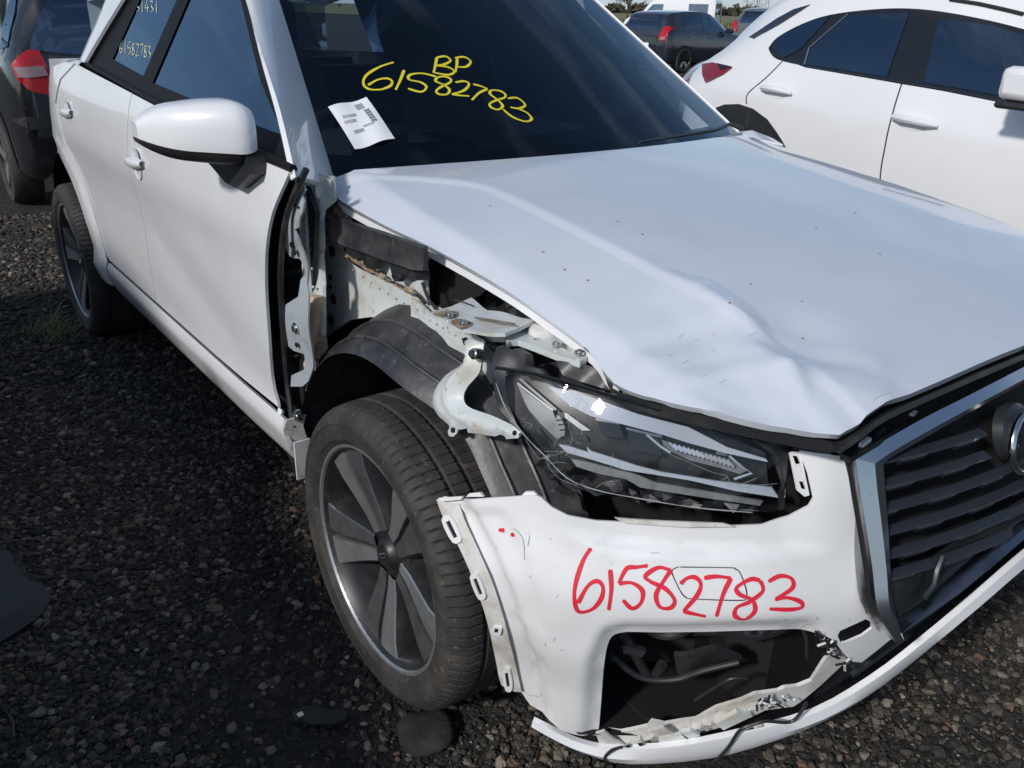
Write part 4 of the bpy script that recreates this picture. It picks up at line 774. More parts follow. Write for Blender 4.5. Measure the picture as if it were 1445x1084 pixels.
for q, of, mt_ in (([(770, 255), (990, 240), (1000, 300), (790, 330)], -.10, 'black_plastic'), ([(480, 350), (720, 345), (875, 370), (700, 420), (590, 470), (500, 430)], -.07, 'black_plastic'), ([(1020, 230), (1110, 160), (1180, 175), (1130, 240), (1040, 265)], -.08, 'dusty_plastic'), ([(200, 270), (330, 330), (310, 355), (205, 310)], -.06, 'dusty_plastic'), ([(830, 115), (890, 95), (920, 150), (870, 185)], -.07, 'dusty_plastic')):
    panel('loose_duct', Zf(q), F_nose, mt_, CAR, step=8, off=of, solid=.008, smooth=35, disp=lambda v, Q: .006*np.sin(v[:, 0]*.06))
for k in range(9):
    p = hits(F_nose, [Zf([(790+k*22, 300+k)])[0], Zf([(796+k*22, 325+k)])[0]]); MB().tube(list(p+grad(F_nose, p)*-.085), .003, 5).build('duct_rib', 'dusty_plastic', CAR)
ins = Zf([(90, 592), (200, 606), (340, 572), (360, 545), (430, 560), (560, 538), (590, 535), (700, 478), (830, 442), (905, 412), (940, 408), (1030, 395), (1060, 380), (1130, 372), (1200, 345), (1262, 250), (1308, 188), (1340, 178), (1392, 204), (1376, 250), (1250, 365), (1155, 440), (1110, 470), (960, 490), (880, 530), (700, 585), (560, 620), (400, 668), (300, 690), (190, 692), (130, 660)])
INS = panel('lower_grille_insert', ins, F_nose, 'dirty_white', CAR, step=6, off=-.018, solid=.006, disp=lambda v, Q: .008*np.exp(-(segdist(v, Zf([(200, 650), (560, 580), (900, 470)]), False)/3)**2))
for q in ([(395, 600), (510, 580), (545, 612), (400, 645)], [(510, 575), (560, 565), (610, 590), (555, 605)], [(690, 530), (800, 470), (880, 490), (730, 560)], [(230, 640), (300, 610), (340, 640), (260, 670)]): panel('insert_cell', Zf(q), F_nose, 'primer_metal', INS, step=6, off=-.006, solid=.008)
for q in ([(225, 620), (245, 615), (255, 628), (235, 632)], [(285, 608), (305, 604), (322, 618), (300, 624)], [(610, 545), (630, 540), (640, 552), (620, 556)], [(750, 590), (870, 525), (925, 560), (800, 590)]): panel('insert_slot', Zf(q), F_nose, 'void_black', INS, step=6, off=.001)
panel('insert_flap', Zf([(340, 540), (420, 518), (470, 548), (395, 565)]), F_nose, 'dirty_white', INS, step=6, off=.004, solid=.004); panel('insert_flap', Zf([(890, 530), (920, 515), (995, 548), (920, 565)]), F_nose, 'dirty_white', INS, step=6, off=.002, solid=.004)
for k, q in enumerate([[(128, 690), (125, 650), (160, 610), (210, 595)], [(660, 685), (740, 600), (800, 510), (870, 480), (930, 465), (1050, 470), (1110, 410), (1130, 370)], [(1195, 260), (1195, 150), (1160, 80)], [(590, 470), (680, 420), (780, 370), (870, 368)], [(870, 470), (930, 440), (960, 470), (1010, 455)]]):
    p = hits(F_nose, cr(Zf(q), 4)); p = p+grad(F_nose, p)*(.012 if k < 2 else -.03); MB().tube(list(p), .0028, 7).build('cable', 'black_plastic', CAR)
for k in range(26):                     # torn plastic along the broken corner
    t = np.random.rand(); x, y = np.array(Zf([(1225+t*130, 60+t*150)])[0])+np.random.randn(2)*2.2; p = hits(F_nose, [(x, y), (x+np.random.randn()*5, y+np.random.randn()*5)]); p = p+grad(F_nose, p)*.003
    MB().tube(list(p), .0022, 5).build('torn_plastic', 'dirty_white' if k % 3 == 0 else 'black_plastic', BUM)
for k in range(20):
    t = np.random.rand(); x, y = np.array(Zf([(900+t*200, 430-t*20)])[0])+np.random.randn(2)*3; p = hits(F_nose, [(x, y), (x+np.random.randn()*6, y+np.random.randn()*4)]); p = p+grad(F_nose, p)*-.006
    MB().tube(list(p), .002, 5).build('torn_plastic', 'paper' if k % 2 else 'black_plastic', INS)
# ---------------------------------------------------------------- grille
LG = panel('lower_grille', [(1178, 960), (1205, 936), (1240, 920), (1285, 895), (1360, 840), (1445, 772), (1560, 680), (1560, 730), (1445, 800), (1320, 905), (1240, 965), (1165, 1010)], F_nose, 'grille_black', CAR, step=12, off=-.035)
for dy in (10, 20): 
    p = hits(F_nose, [(1215, 950+dy), (1290, 897+dy), (1360, 845+dy), (1445, 778+dy), (1560, 686+dy)]); MB().tube(list(p-grad(F_nose, p)*.025), .006, 6).build('lower_slat', 'grille_black', LG)
def gh(P, off=0):
    q = hits(F_grl, P); q[:, 0] += off; return q
def close(P): return [tuple(p) if p[1] < -.004 else (p[0], 0., p[2]) for p in P]
Zg = lambda L: Z(L, 1160, 480, 2.463)
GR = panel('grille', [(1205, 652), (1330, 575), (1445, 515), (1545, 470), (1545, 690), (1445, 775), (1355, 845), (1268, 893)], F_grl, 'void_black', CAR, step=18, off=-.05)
def gext(p, q, x=1545): t = (x-p[0])/(q[0]-p[0]); return (x, p[1]+(q[1]-p[1])*t)
ft_o = Zg([(92, 400), (180, 345), (330, 260), (480, 185), (702, 72)]); ft_o.append(gext(ft_o[-2], ft_o[-1])); ft_i = Zg([(198, 425), (230, 398), (340, 335), (480, 255), (702, 135)]); ft_i.append(gext(ft_i[-2], ft_i[-1]))
FRM = MB()
def bar(mb, A, B, d0=.012, dep=.03):
    a, b = gh(A, d0), gh(B, d0*.6); m = (gh(A)+gh(B))/2+np.array([d0+.006, 0, 0]); mb.grid([a-np.array([dep, 0, 0]), a, m, b, b-np.array([dep, 0, 0])])
bar(FRM, cr(ft_o, 3), cr(ft_i, 3)); FR = FRM.build('grille_frame', 'satin_frame', GR, smooth=20)
fs_o = Zg([(92, 400), (100, 470), (125, 620), (150, 780), (170, 930), (232, 1034)]); fs_i = Zg([(198, 425), (205, 520), (215, 650), (222, 780), (228, 900), (262, 1010)])
f2 = MB(); bar(f2, cr(fs_o, 3), cr(fs_i, 3)); f2.build('grille_frame', 'satin_frame', GR, smooth=20)
gp = Zg([(80, 400), (92, 402), (104, 480), (128, 625), (153, 785), (172, 935), (160, 930), (140, 790), (116, 640), (92, 500)]); panel('grille_gap', gp, F_grl, 'void_black', GR, step=10, off=.002)
bs_o = Zg([(240, 1010), (450, 875), (560, 790), (702, 672)]); bs_i = Zg([(265, 998), (440, 870), (560, 770), (702, 645)]); bs_o.append(gext(bs_o[-2], bs_o[-1])); bs_i.append(gext(bs_i[-2], bs_i[-1]))
f3 = MB(); bar(f3, bs_o, bs_i, .006, .02); f3.build('grille_bottom_trim', 'dark_chrome', GR, smooth=20)
for i, py_ in enumerate((655, 690, 724, 757, 790, 820)):
    q = hits(F_grl, [(1246+i*1.5, py_)])[0]; ys = np.linspace(q[1], -.165 if i < 2 else .0, 90); n = len(ys); z0 = q[2]
    wv = np.array([.0045 if (y*100+i*3.7) % 12 < 5.2 else 0 for y in ys]); z_ = np.full(n, z0)
    xs = .812-.345*ys*ys-.41*(z_-.72)
    row = lambda dx, dz: np.stack([xs+dx, ys, z_+dz], 1)
    MB().grid([row(-.016, .007), row(-.002, .002), row(0*wv, -wv*.6), row(-.004, -.006-wv), row(-.02, -.007-wv)]).build('grille_slat', 'grille_black', GR, smooth=20, mirror=True)
panel('plate_holder', Zg([(232, 870), (350, 800), (415, 750), (560, 655), (702, 560)])+[(1545, 655), (1545, 668)]+Zg([(702, 640), (560, 765), (440, 862), (262, 985), (240, 940)]), F_grl, 'gloss_black', GR, step=14, off=-.012, disp=lambda v, Q: .003*np.sin(v[:, 0]*.04))
p = gh(Zg([(350, 895), (385, 850), (395, 800), (415, 750)]), .002); MB().tube(list(p), .005, 6).build('grille_rib', 'grille_black', GR)
# badge pod and four rings
c1 = gh([(1427, 619)])[0]; ringR = .047
MB().lathe([(0, -.003), (.038, -.002), (.048, .004), (.052, .02)], 28).build('badge_pod', 'grille_black', GR).matrix_basis = Matrix.Translation((c1[0]-.004, c1[1]+.04, c1[2])) @ Matrix.Rotation(R(90), 4, 'Z') @ Matrix.Rotation(R(-22), 4, 'X')
for k in range(4):
    y = c1[1]+k*.0705; cx = .812-.345*y*y-.41*(c1[2]-.72)+.020
    o = MB().lathe([(ringR+.0055*math.cos(t), .006*math.sin(t)) for t in np.linspace(0, 2*math.pi, 13)], 48).build('badge_ring', 'chrome', GR); o.matrix_basis = Matrix.Translation((cx, y, c1[2])) @ Matrix.Rotation(R(90+4), 4, 'Z') @ Matrix.Rotation(R(-14), 4, 'X')
# slotted strip between hood and grille
panel('slam_panel', [(1186, 640), (1200, 646), (1240, 622), (1300, 585), (1380, 540), (1445, 506), (1545, 460), (1545, 440), (1445, 485), (1340, 530), (1250, 572), (1190, 616)], lambda x, y, z: z-(.775+.10*(y+.47)*(y < 0)+.047*(y >= 0)), 'black_plastic', CAR, step=10, solid=.01)
for x, y in ((1221, 620), (1242, 604), (1292, 579), (1309, 568), (1345, 553), (1404, 520)):
    q = hits(lambda x, y, z: z-(.781+.10*(y+.47)*(y < 0)+.047*(y >= 0)), [(x-9, y+5), (x+3, y-4), (x+9, y-2), (x-3, y+7)]); sheet('clip', list(q), .006, 'paper' if x in (1221, 1292, 1345, 1404) else 'grille_black', CAR)
MB().box((-.3, -.62, .185), (.60, .62, .20)).add([(.60, -.60, .19), (.66, -.45, .19), (.70, 0, .19), (.66, .5, .19), (.58, .5, .19), (.3, -.75, .195), (.50, -.74, .195)], [(5, 6, 0, 1, 2, 3, 4)]).build('undertray', 'void_black', CAR, smooth=0)
# ---------------------------------------------------------------- far side, cowl, cabin
MB().grid([[(x, .715+dy, float(hood_z(np.array(x), np.array(.715)))-.008-dz) for x in np.linspace(-.45, .45, 8)] for dy, dz in ((.004, .0), (.06, .03), (.12, .12), (.16, .3), (.15, .5))]).build('fender', 'white_paint', CAR, smooth=60)
lf = [(.49-.02, .70), (.60, .62), (.70, .52), (.745, .45)]
MB().grid([[(float((nose_r(np.array(th))+nose_b(np.array(z)))*math.cos(th)), float((nose_r(np.array(th))+nose_b(np.array(z)))*math.sin(th)), z) for z in np.linspace(.2, .80, 12)] for th in np.radians(np.linspace(31, 75, 14))]).build('bumper_corner', 'bumper_paint', CAR, smooth=60)
MB().grid([[(-.25-.40*y*y-dx, y, .99+.0*y-dz) for y in np.linspace(-.70, .72, 14)] for dx, dz in ((-.03, .02), (.06, .0), (.14, .01))]).build('cowl', 'black_plastic', CAR, smooth=60)
wp = [tuple(q) for q in wmap(np.array([[.70, 1.0], [.64, 1.018], [.5, 1.016], [.1, 1.020]]))+np.array([.02, 0, .02])]
MB().tube(wp, [.008, .006, .005, .004], 8).build('wiper_arm', 'black_plastic', CAR)
panel('cowl_corner', [(1040, 186), (1062, 184), (1090, 195), (1105, 204), (1070, 196)], Fz(1.012), 'white_paint', CAR, step=8, solid=.004)
MB().grid([[(-.36-.40*y*y-dx, y, z) for y in np.linspace(-.70, .74, 16)] for dx, z in ((0, .985), (.1, .985), (.25, 1.0), (.38, 1.005), (.46, .985), (.48, .90), (.46, .6))]).build('dashboard', 'interior', CAR, smooth=60)
MB().grid([[(-.62-.28*u, -.37+.19*math.cos(v)*1, 1.0+.055*math.sin(v)*(1-.2*u)) for v in np.linspace(0, math.pi, 12)] for u in np.linspace(0, 1, 5)]).build('instrument_hood', 'interior_grey', CAR, smooth=60)
sw = Matrix.Translation((-1.02, -.37, .93)) @ Matrix.Rotation(R(-62), 4, 'Y')
o = MB().tube([(.185*math.cos(t), .185*math.sin(t), 0) for t in np.linspace(0, 2*math.pi, 33)], .016, 8, cap=False).box((-.18, -.02, -.01), (.18, .02, .01)).box((-.05, -.05, -.02), (.05, .05, .02)).build('steering_wheel', 'interior', CAR); o.matrix_basis = sw
for y in (-.37, .37):
    s = MB().grid([[(-1.42-.16*t-.03*math.cos(a), y+.24*math.sin(a)*(1-.25*t), .55+.62*t) for a in np.linspace(-1.6, 1.6, 9)] for t in np.linspace(0, 1, 8)]).build('seat', 'interior_grey', CAR, solid=.10, off=0, smooth=60)
    MB().box((-1.66, y-.13, 1.19), (-1.56, y+.13, 1.36)).build('headrest', 'interior_grey', s, bevel=.04)
    MB().box((-1.45, y-.24, .42), (-.95, y+.24, .55)).build('seat_cushion', 'interior_grey', s, bevel=.05)
MB().box((-2.45, -.62, .45), (-2.25, .62, 1.1)).build('rear_seat', 'interior', CAR, bevel=.06)
MB().tube([(-.98, .0, 1.36), (-1.0, 0, 1.33)], .02).box((-1.03, -.12, 1.29), (-1.0, .12, 1.35)).build('cabin_mirror', 'interior', CAR, bevel=.01)
MB().box((-1.45, .655, 1.0), (-1.38, .675, 1.42)).build('pillar_trim', 'interior_grey', CAR)
MB().box((-2.9, -.60, .36), (-2.85, .60, 1.1)).build('boot_wall', 'void_black', CAR)
MB().box((-.45, -.58, .30), (-.40, .58, .93)).build('firewall', 'void_black', CAR)
MB().box((-.38, -.52, .30), (.55, .52, .72)).build('engine_block', 'void_black', CAR)
MB().box((.56, -.45, .20), (.66, .45, .74)).build('radiator', 'void_black', CAR)
MB().grid([[(-3.05-.0*t, y, z) for y in np.linspace(-.56, .56, 5)] for t, z in ((0, 1.38), (.0, 1.1))]).build('rear_window', 'tinted_glass', CAR)
MB().grid([[(-3.05-.28*math.sin(t*1.5), y*(1-.0*t), 1.1-.8*t) for y in np.linspace(-.75, .75, 7)] for t in np.linspace(0, 1, 6)]).build('tailgate', 'white_paint', CAR, smooth=60)
# ---------------------------------------------------------------- writing
def strokes(name, SS, b, w, mt, par, off=.0013):
    for s in SS:
        mb = MB(); P = cr(s, 9) if len(s) > 2 else cr([s[0], ((s[0][0]+s[1][0])/2, (s[0][1]+s[1][1])/2), s[1]], 5); ribbon(mb, P, b, w, off)
        if mb.f: mb.build(name, mt, par, smooth=0)
bW = bvh_of(WS); Zw = lambda L: Z(L, 482, 0, 2.994)
YS = [[(220, 265), (160, 285), (105, 320), (92, 355), (115, 378), (165, 380), (205, 365), (213, 345), (190, 333), (150, 340), (112, 362)], [(264, 298), (248, 340), (228, 382)], [(400, 326), (340, 312), (290, 318), (285, 338), (335, 350), (358, 370), (335, 390), (280, 376)],
      [(462, 335), (435, 325), (405, 330), (398, 345), (430, 360), (455, 380), (445, 400), (412, 400), (400, 386), (425, 366), (458, 350), (462, 335)], [(480, 350), (518, 345), (538, 358), (515, 385), (465, 400)], [(465, 400), (500, 405), (540, 408)], [(555, 358), (588, 366), (616, 378)], [(616, 378), (580, 395), (550, 425)],
      [(692, 400), (668, 386), (632, 384), (628, 400), (660, 425), (680, 450), (660, 465), (632, 456), (626, 440), (655, 425), (688, 414), (692, 400)], [(702, 418), (742, 416), (775, 445), (748, 460), (712, 455)], [(748, 462), (785, 480), (802, 505), (775, 515), (722, 496), (682, 464)],
      [(402, 245), (396, 278), (388, 310)], [(400, 246), (438, 240), (460, 258), (432, 274), (400, 278)], [(400, 279), (448, 285), (476, 304), (450, 318), (386, 308)], [(488, 248), (486, 278), (480, 308)], [(478, 247), (518, 243), (545, 262), (525, 284), (486, 284)]]
strokes('yellow_stroke', [Zw(s) for s in YS], bW, .0068, 'yellow_marker', WS)
bB = bvh_of(BUM); Zm = lambda L: Z(L, 482, 724, 2.998); Zn = lambda L: Z(L, 964, 724, 3.004)
RS = [Zm([(1055, 148), (1022, 200), (992, 290), (985, 360), (1003, 415), (1060, 405), (1098, 360), (1105, 312), (1080, 287), (1040, 310), (1000, 380)]), Zm([(1136, 238), (1141, 320), (1130, 410)]), Zm([(1295, 222), (1250, 228), (1205, 235), (1172, 298)]), Zm([(1172, 298), (1228, 295), (1272, 328), (1266, 378), (1228, 402), (1190, 366)]),
      Zm([(1392, 242), (1340, 230), (1285, 265), (1308, 290), (1370, 320), (1408, 368), (1390, 400), (1345, 395), (1330, 345), (1358, 292), (1394, 240)]), Zn([(-12, 300), (15, 276), (50, 272), (74, 300), (58, 348), (0, 415)]), Zn([(0, 415), (40, 425), (95, 437)]), Zn([(88, 275), (140, 268), (202, 275)]), Zn([(202, 275), (170, 340), (140, 438)]),
      Zn([(326, 286), (285, 280), (226, 315), (240, 345), (292, 368), (302, 415), (262, 448), (220, 436), (226, 400), (280, 375), (336, 330), (326, 286)]), Zn([(360, 290), (410, 266), (458, 278), (460, 318), (388, 365)]), Zn([(388, 365), (440, 358), (494, 374), (502, 398), (450, 408), (364, 405)]), [(704, 748), (712, 748)], [(721, 755), (726, 754)]]
strokes('red_stroke', RS, bB, .0062, 'red_marker', BUM)
tow = [(958, 800), (1028, 801), (1038, 803), (1045, 810), (1053, 833), (1052, 842), (1045, 847), (978, 845), (967, 842), (960, 834), (949, 811), (949, 804), (957, 800)]
strokes('tow_cover_seam', [tow], bB, .0016, 'seam', BUM, .0009)
strokes('scuff_mark', [[(725, 745), (738, 760), (741, 790)], [(748, 755), (745, 770)], [(917, 781), (930, 781)], [(745, 980), (760, 982), (765, 979)], [(700, 772), (701, 774)], [(1130, 885), (1140, 880), (1146, 881)]], bB, .0011, 'grey_bracket', BUM)
rs = np.random.RandomState(21); sc_ = []
for k in range(20):
    x, y = rs.uniform(650, 800), rs.uniform(712, 980)
    if rs.rand() < .3: x, y = rs.uniform(1080, 1225), rs.uniform(860, 895)
    a_ = rs.uniform(0, 6.28); L_ = rs.uniform(1.5, 7); sc_.append([(x, y), (x+L_*math.cos(a_), y+L_*math.sin(a_))])
strokes('scuff_mark', sc_, bB, .0008, 'grey_bracket', BUM, .0008)
bRW = bvh_of(REARWIN)
DG = {'6': [[(.8, 0), (.25, .4), (.1, .8), (.5, 1), (.85, .8), (.5, .6), (.15, .75)]], '1': [[(.5, 0), (.45, 1)]], '5': [[(.9, 0), (.3, .05), (.2, .45), (.75, .5), (.8, .85), (.2, 1)]], '8': [[(.8, .1), (.3, .1), (.3, .4), (.75, .65), (.7, .95), (.25, .95), (.3, .6), (.8, .2)]], '2': [[(.15, .15), (.6, 0), (.8, .3), (.15, 1), (.9, .95)]], '7': [[(.1, .05), (.9, .05), (.4, 1)]], '3': [[(.15, .05), (.75, .1), (.4, .45), (.85, .75), (.2, 1)]], '4': [[(.6, 0), (.1, .6), (.9, .6)], [(.65, .3), (.6, 1)]]}
def small_text(t, o, ax, up, adv):
    S = []; o = np.array(o, float)
    for ch in t:
        for s in DG.get(ch, []): S.append([tuple(o+np.array(ax)*u+np.array(up)*v) for u, v in s])
        o = o+np.array(adv)
    return S
Z1 = lambda L: Z(L, 0, 0, 2.994)
pl = [Z1(s) for s in small_text('61582783', (505, 175), (17, -2), (0, 50), (17, 3))+small_text('131431', (552, 0), (19, 0), (2, 50), (20, 1))]+[Z1([(476, 180), (478, 215)]), Z1([(478, 195), (490, 180), (497, 200), (492, 212)])]
strokes('pale_stroke', pl, bRW, .003, 'pale_marker', CAR)
# bird droppings, scratches and grime on the hood
bH = bvh_of(HOOD)
hs = []
for k in range(9):
    x, y = random.uniform(940, 1060), random.uniform(470, 545); hs.append([(x, y), (x+random.uniform(4, 14), y-random.uniform(2, 9))])
hs += [[(974, 577), (1010, 586), (1030, 590)], [(1232, 566), (1240, 560), (1258, 553)], [(1258, 553), (1262, 566)]]
strokes('hood_scratch', hs, bH, .0006, 'grey_bracket', HOOD, .0006)
sp = []
for x, y in ((690, 290), (870, 312), (905, 330), (1028, 427), (1058, 400), (1130, 425), (1131, 477), (1240, 358), (828, 395), (765, 355), (795, 380), (1150, 320), (1205, 300)): sp.append([(x, y), (x+3, y+1.5)])
strokes('grime_speck', sp, bH, .0034, 'rust_dirt', HOOD, .0006)
# paper slip under the glass edge
pc = [np.array(h[0]+h[1]*.004) for h in cast([(463, 153), (517, 140), (557, 197), (501, 213)], bW)]
n_ = np.array(cast([(510, 175)], bW)[0][1])
PAP = MB().grid([[(pc[0]*(1-u)+pc[1]*u)*(1-v)+(pc[3]*(1-u)+pc[2]*u)*v+n_*(.006*math.sin(u*3.1)*math.sin(v*3.1)+.003*math.sin(u*7+v*3)) for u in np.linspace(0, 1, 14)] for v in np.linspace(0, 1, 14)]).build('paper_slip', 'paper', None, smooth=60, solid=.0004)
tag(PAP, 'white printed paper slip with barcode stuck on the windscreen', 'paper')
uv = lambda u, v: (pc[0]*(1-u)+pc[1]*u)*(1-v)+(pc[3]*(1-u)+pc[2]*u)*v+n_*(.006*math.sin(u*3.1)*math.sin(v*3.1)+.003*math.sin(u*7+v*3)+.0012)
bc = MB()
for k in range(15):
    v0 = .28+k*.022; bc.grid([[uv(.72, v0), uv(.98-.12, v0)], [uv(.72, v0+.008+.006*(k % 3 == 0)), uv(.86, v0+.008+.006*(k % 3 == 0))]])
for (u0, u1, v0, n) in ((.60, .80, .10, 6), (.15, .5, .30, 3), (.12, .42, .42, 3), (.48, .75, .60, 2), (.2, .45, .65, 3)):
    for k in range(n): bc.grid([[uv(u0, v0+k*.025), uv(u1, v0+k*.025)], [uv(u0, v0+k*.025+.008), uv(u1, v0+k*.025+.008)]])
bc.build('print', 'ink', PAP, smooth=0)
# ================================================================== other vehicles
def loft_body(sec, k=4):
    """sec rows: x, half width, bottom z, belt z, half width at belt, top z, half width at top"""
    rows = cr([np.array(s, float) for s in sec], k); G = []
    for x, w, zb, zs, ws, zt, wt in rows:
        h = [(w-.10, zb), (w-.02, zb+.03), (w, zb+.14), (w+.004, (zb+zs)/2), (w-.012, zs-.10), (ws, zs), (ws*.72+wt*.28, zs*.68+zt*.32), (wt+.012, zt-.06), (wt-.04, zt-.02), (wt*.5, zt-.003), (0, zt)]
        h = cr(h, 2); G.append([(x, -y, z) for y, z in h]+[(x, y, z) for y, z in h[::-1][1:]])
    m = MB().grid(G); n = len(G[0]); m.add(G[0], [tuple(range(n))]); m.add(G[-1], [tuple(range(n))[::-1]]); return m
class Car:
    def __init__(s, name, loc, rz, label, cat, paint, sec, group=None, wheels=(0, 2.6), wr=.32, wy=.76, arch='void_black'):
        s.root = empty(name, loc, rz, label, cat, group); s.Mw = Matrix.Translation(Vector(loc)) @ Matrix.Rotation(rz, 4, 'Z'); s.inv = s.Mw.inverted()
        mb = loft_body(sec); s.b = BVHTree.FromPolygons([Vector(v) for v in mb.v], mb.f); s.body = mb.build('body', paint, s.root, smooth=50); s.wr = wr
        for x in wheels:
            for sd in (-1, 1): s.wheel(x, sd*wy, sd)
            for sd in (-1, 1): s.lay('wheel_arch', [(x+(wr+.055)*math.cos(R(a)), wr+(wr+.055)*math.sin(R(a))) for a in range(-30, 211, 12)], 'R' if sd < 0 else 'L', arch, off=.004, solid=.002)
    def wheel(s, x, y, sd):
        W = bpy.data.objects.new('wheel', None); COL.objects.link(W); W.parent = s.root; W.location = (x, y, s.wr); W.rotation_euler = (0, 0, 0 if sd < 0 else math.pi); r = s.wr
        MB().lathe([(r*.66, -.095), (r*.80, -.112), (r*.93, -.106), (r*.99, -.075), (r, 0), (r*.98, .08)], 40).build('tyre', 'rubber', W)
        MB().lathe([(r*.68, -.10), (r*.66, -.085), (r*.60, -.05), (0, -.045)], 32).build('rim', 'rim_dark', W)
        for i in range(5):
            a = R(72*i+20); er = Vector((math.cos(a), 0, math.sin(a))); et = Vector((-math.sin(a), 0, math.cos(a)))
            MB().prism([er*.03-et*.025+Vector((0, -.085, 0)), er*.03+et*.025+Vector((0, -.085, 0)), er*r*.66+et*.04+Vector((0, -.092, 0)), er*r*.66-et*.04+Vector((0, -.092, 0))], [er*.03-et*.025+Vector((0, -.05, 0)), er*.03+et*.025+Vector((0, -.05, 0)), er*r*.66+et*.04+Vector((0, -.06, 0)), er*r*.66-et*.04+Vector((0, -.06, 0))]).build('spoke', 'rim_face', W, smooth=0)
    def lay(s, name, outline, mode, mt, off=.004, solid=.003, step=None, par=None):
        """lay a piece on the body, cast from the side (R, L), the back (B), above (T) or through traced points (px)"""
        if step is None: step = 10 if mode == 'px' else .06
        v2, fs = cdt(outline, [], step); V = []; ok = []
        for a, b in v2:
            if mode == 'px':
                o = s.inv @ Vector(CAM); d = (s.inv.to_3x3() @ Vector(rays([(a, b)])[0])).normalized()
            elif mode in 'RL': sg = -1 if mode == 'R' else 1; o = Vector((a, sg*3, b)); d = Vector((0, -sg, 0))
            elif mode == 'B': o = Vector((-4, a, b)); d = Vector((1, 0, 0))
            elif mode == 'F': o = Vector((9, a, b)); d = Vector((-1, 0, 0))
            else: o = Vector((a, b, 5)); d = Vector((0, 0, -1))
            h = s.b.ray_cast(o, d)
            if h[0] is None: V.append((0, 0, 0)); ok.append(False); continue
            n = h[1] if h[1].dot(d) < 0 else -h[1]; V.append(tuple(h[0]+n*off)); ok.append(True); dd = d
        fs = [f for f in fs if all(ok[i] for i in f)]
        if not fs: return None
        V = np.array(V); nn = sum(np.cross(V[f[1]]-V[f[0]], V[f[2]]-V[f[0]]) for f in fs)
        if nn@np.array(dd) > 0: fs = [f[::-1] for f in fs]
        us = sorted({i for f in fs for i in f}); ix = {u: i for i, u in enumerate(us)}
        return MB().add([V[u] for u in us], [tuple(ix[i] for i in f) for f in fs]).build(name, mt, par or s.root, smooth=50, solid=solid, off=1)
    def line(s, name, P, mt='seam', r=.003, off=.0005, par=None):
        pts = []
        for d in rays(P):
            o = s.inv @ Vector(CAM); d = (s.inv.to_3x3() @ Vector(d)).normalized(); h = s.b.ray_cast(o, d)
            if h[0] is not None: n = h[1] if h[1].dot(d) < 0 else -h[1]; pts.append(h[0]+n*off)
        if len(pts) > 1: MB().tube(pts, r, 6).build(name, mt, par or s.root)
    def pt(s, px, py):
        o = s.inv @ Vector(CAM); d = (s.inv.to_3x3() @ Vector(rays([(px, py)])[0])).normalized(); return s.b.ray_cast(o, d)

HATCH = [(-.64, .70, .36, .66, .66, .70, .5), (-.62, .78, .30, .92, .74, .97, .56), (-.54, .82, .24, 1.0, .77, 1.22, .55), (-.38, .84, .22, 1.01, .79, 1.42, .57), (0, .85, .22, 1.0, .80, 1.49, .58), (.6, .85, .22, .97, .80, 1.51, .58), (1.15, .85, .22, .94, .80, 1.47, .57), (1.55, .85, .22, .93, .79, 1.32, .57), (1.95, .845, .22, .92, .78, 1.08, .60), (2.2, .84, .22, .91, .77, .97, .62), (2.7, .82, .22, .86, .74, .90, .60), (3.05, .74, .24, .74, .66, .79, .5), (3.2, .60, .32, .58, .52, .64, .38)]
# --- white crossover alongside (its right flank faces the damaged car)
MZ = Car('parked_car', (-1.72, 3.30, 0), R(-11.5), 'clean white crossover with black window band parked beside the damaged car', 'car', 'mazda_white',
         [(-.64, .62, .45, .72, .60, .78, .42), (-.61, .77, .34, .95, .74, 1.0, .55), (-.50, .85, .28, 1.03, .79, 1.16, .60), (-.28, .888, .25, 1.04, .84, 1.33, .61), (.0, .897, .24, 1.03, .855, 1.46, .62), (.4, .897, .24, 1.01, .86, 1.53, .63), (1.0, .897, .24, .99, .86, 1.545, .63), (1.5, .897, .24, .975, .855, 1.50, .62), (1.9, .895, .24, .965, .85, 1.36, .61), (2.25, .89, .24, .955, .84, 1.13, .64), (2.5, .885, .24, .94, .82, 1.01, .68), (2.95, .87, .24, .90, .79, .96, .66), (3.35, .80, .26, .80, .70, .86, .55), (3.55, .62, .34, .62, .54, .70, .4)], wheels=(0, 2.655), wr=.345, wy=.80)
Zz = lambda L: Z(L, 964, 0, 2.994)
dlo = Zz([(362, 205), (400, 160), (500, 105), (620, 65), (800, 42), (960, 38), (1120, 55), (1300, 90), (1440, 125), (1500, 140), (1700, 260), (1700, 470), (1500, 430), (1350, 425), (1100, 375), (920, 348), (700, 310), (520, 280), (410, 255), (375, 232)])
MZ.lay('window_band', cr(dlo[:10], 4)[:-1]+dlo[9:12]+cr(dlo[11:]+dlo[:1], 4)[1:-1], 'px', 'gloss_black', off=.002, solid=.002)
for q in ([(383, 205), (420, 155), (520, 100), (625, 72), (500, 210), (425, 248)], [(520, 275), (550, 205), (700, 70), (960, 55), (865, 328), (690, 300)], [(1020, 350), (1085, 85), (1300, 110), (1440, 150), (1500, 165), (1500, 420), (1330, 405)]): MZ.lay('window', Zz(q), 'px', 'tinted_glass', off=.006, solid=.002)
for q in ([(375, 228), (520, 282), (700, 312), (920, 350), (1100, 380), (1350, 430)],): MZ.line('belt_trim', Zz(q), 'dark_chrome', .005)
MZ.line('window_trim', Zz([(515, 275), (535, 205), (620, 130), (700, 62)]), 'chrome', .004, .006)
for q in ([(925, 352), (900, 430), (870, 540), (850, 640), (835, 730), (825, 900)], [(920, 348), (1015, 60)], [(420, 260), (350, 330), (275, 395), (268, 440)]): MZ.line('door_seam', cr(Zz(q), 4), 'seam', .0035)
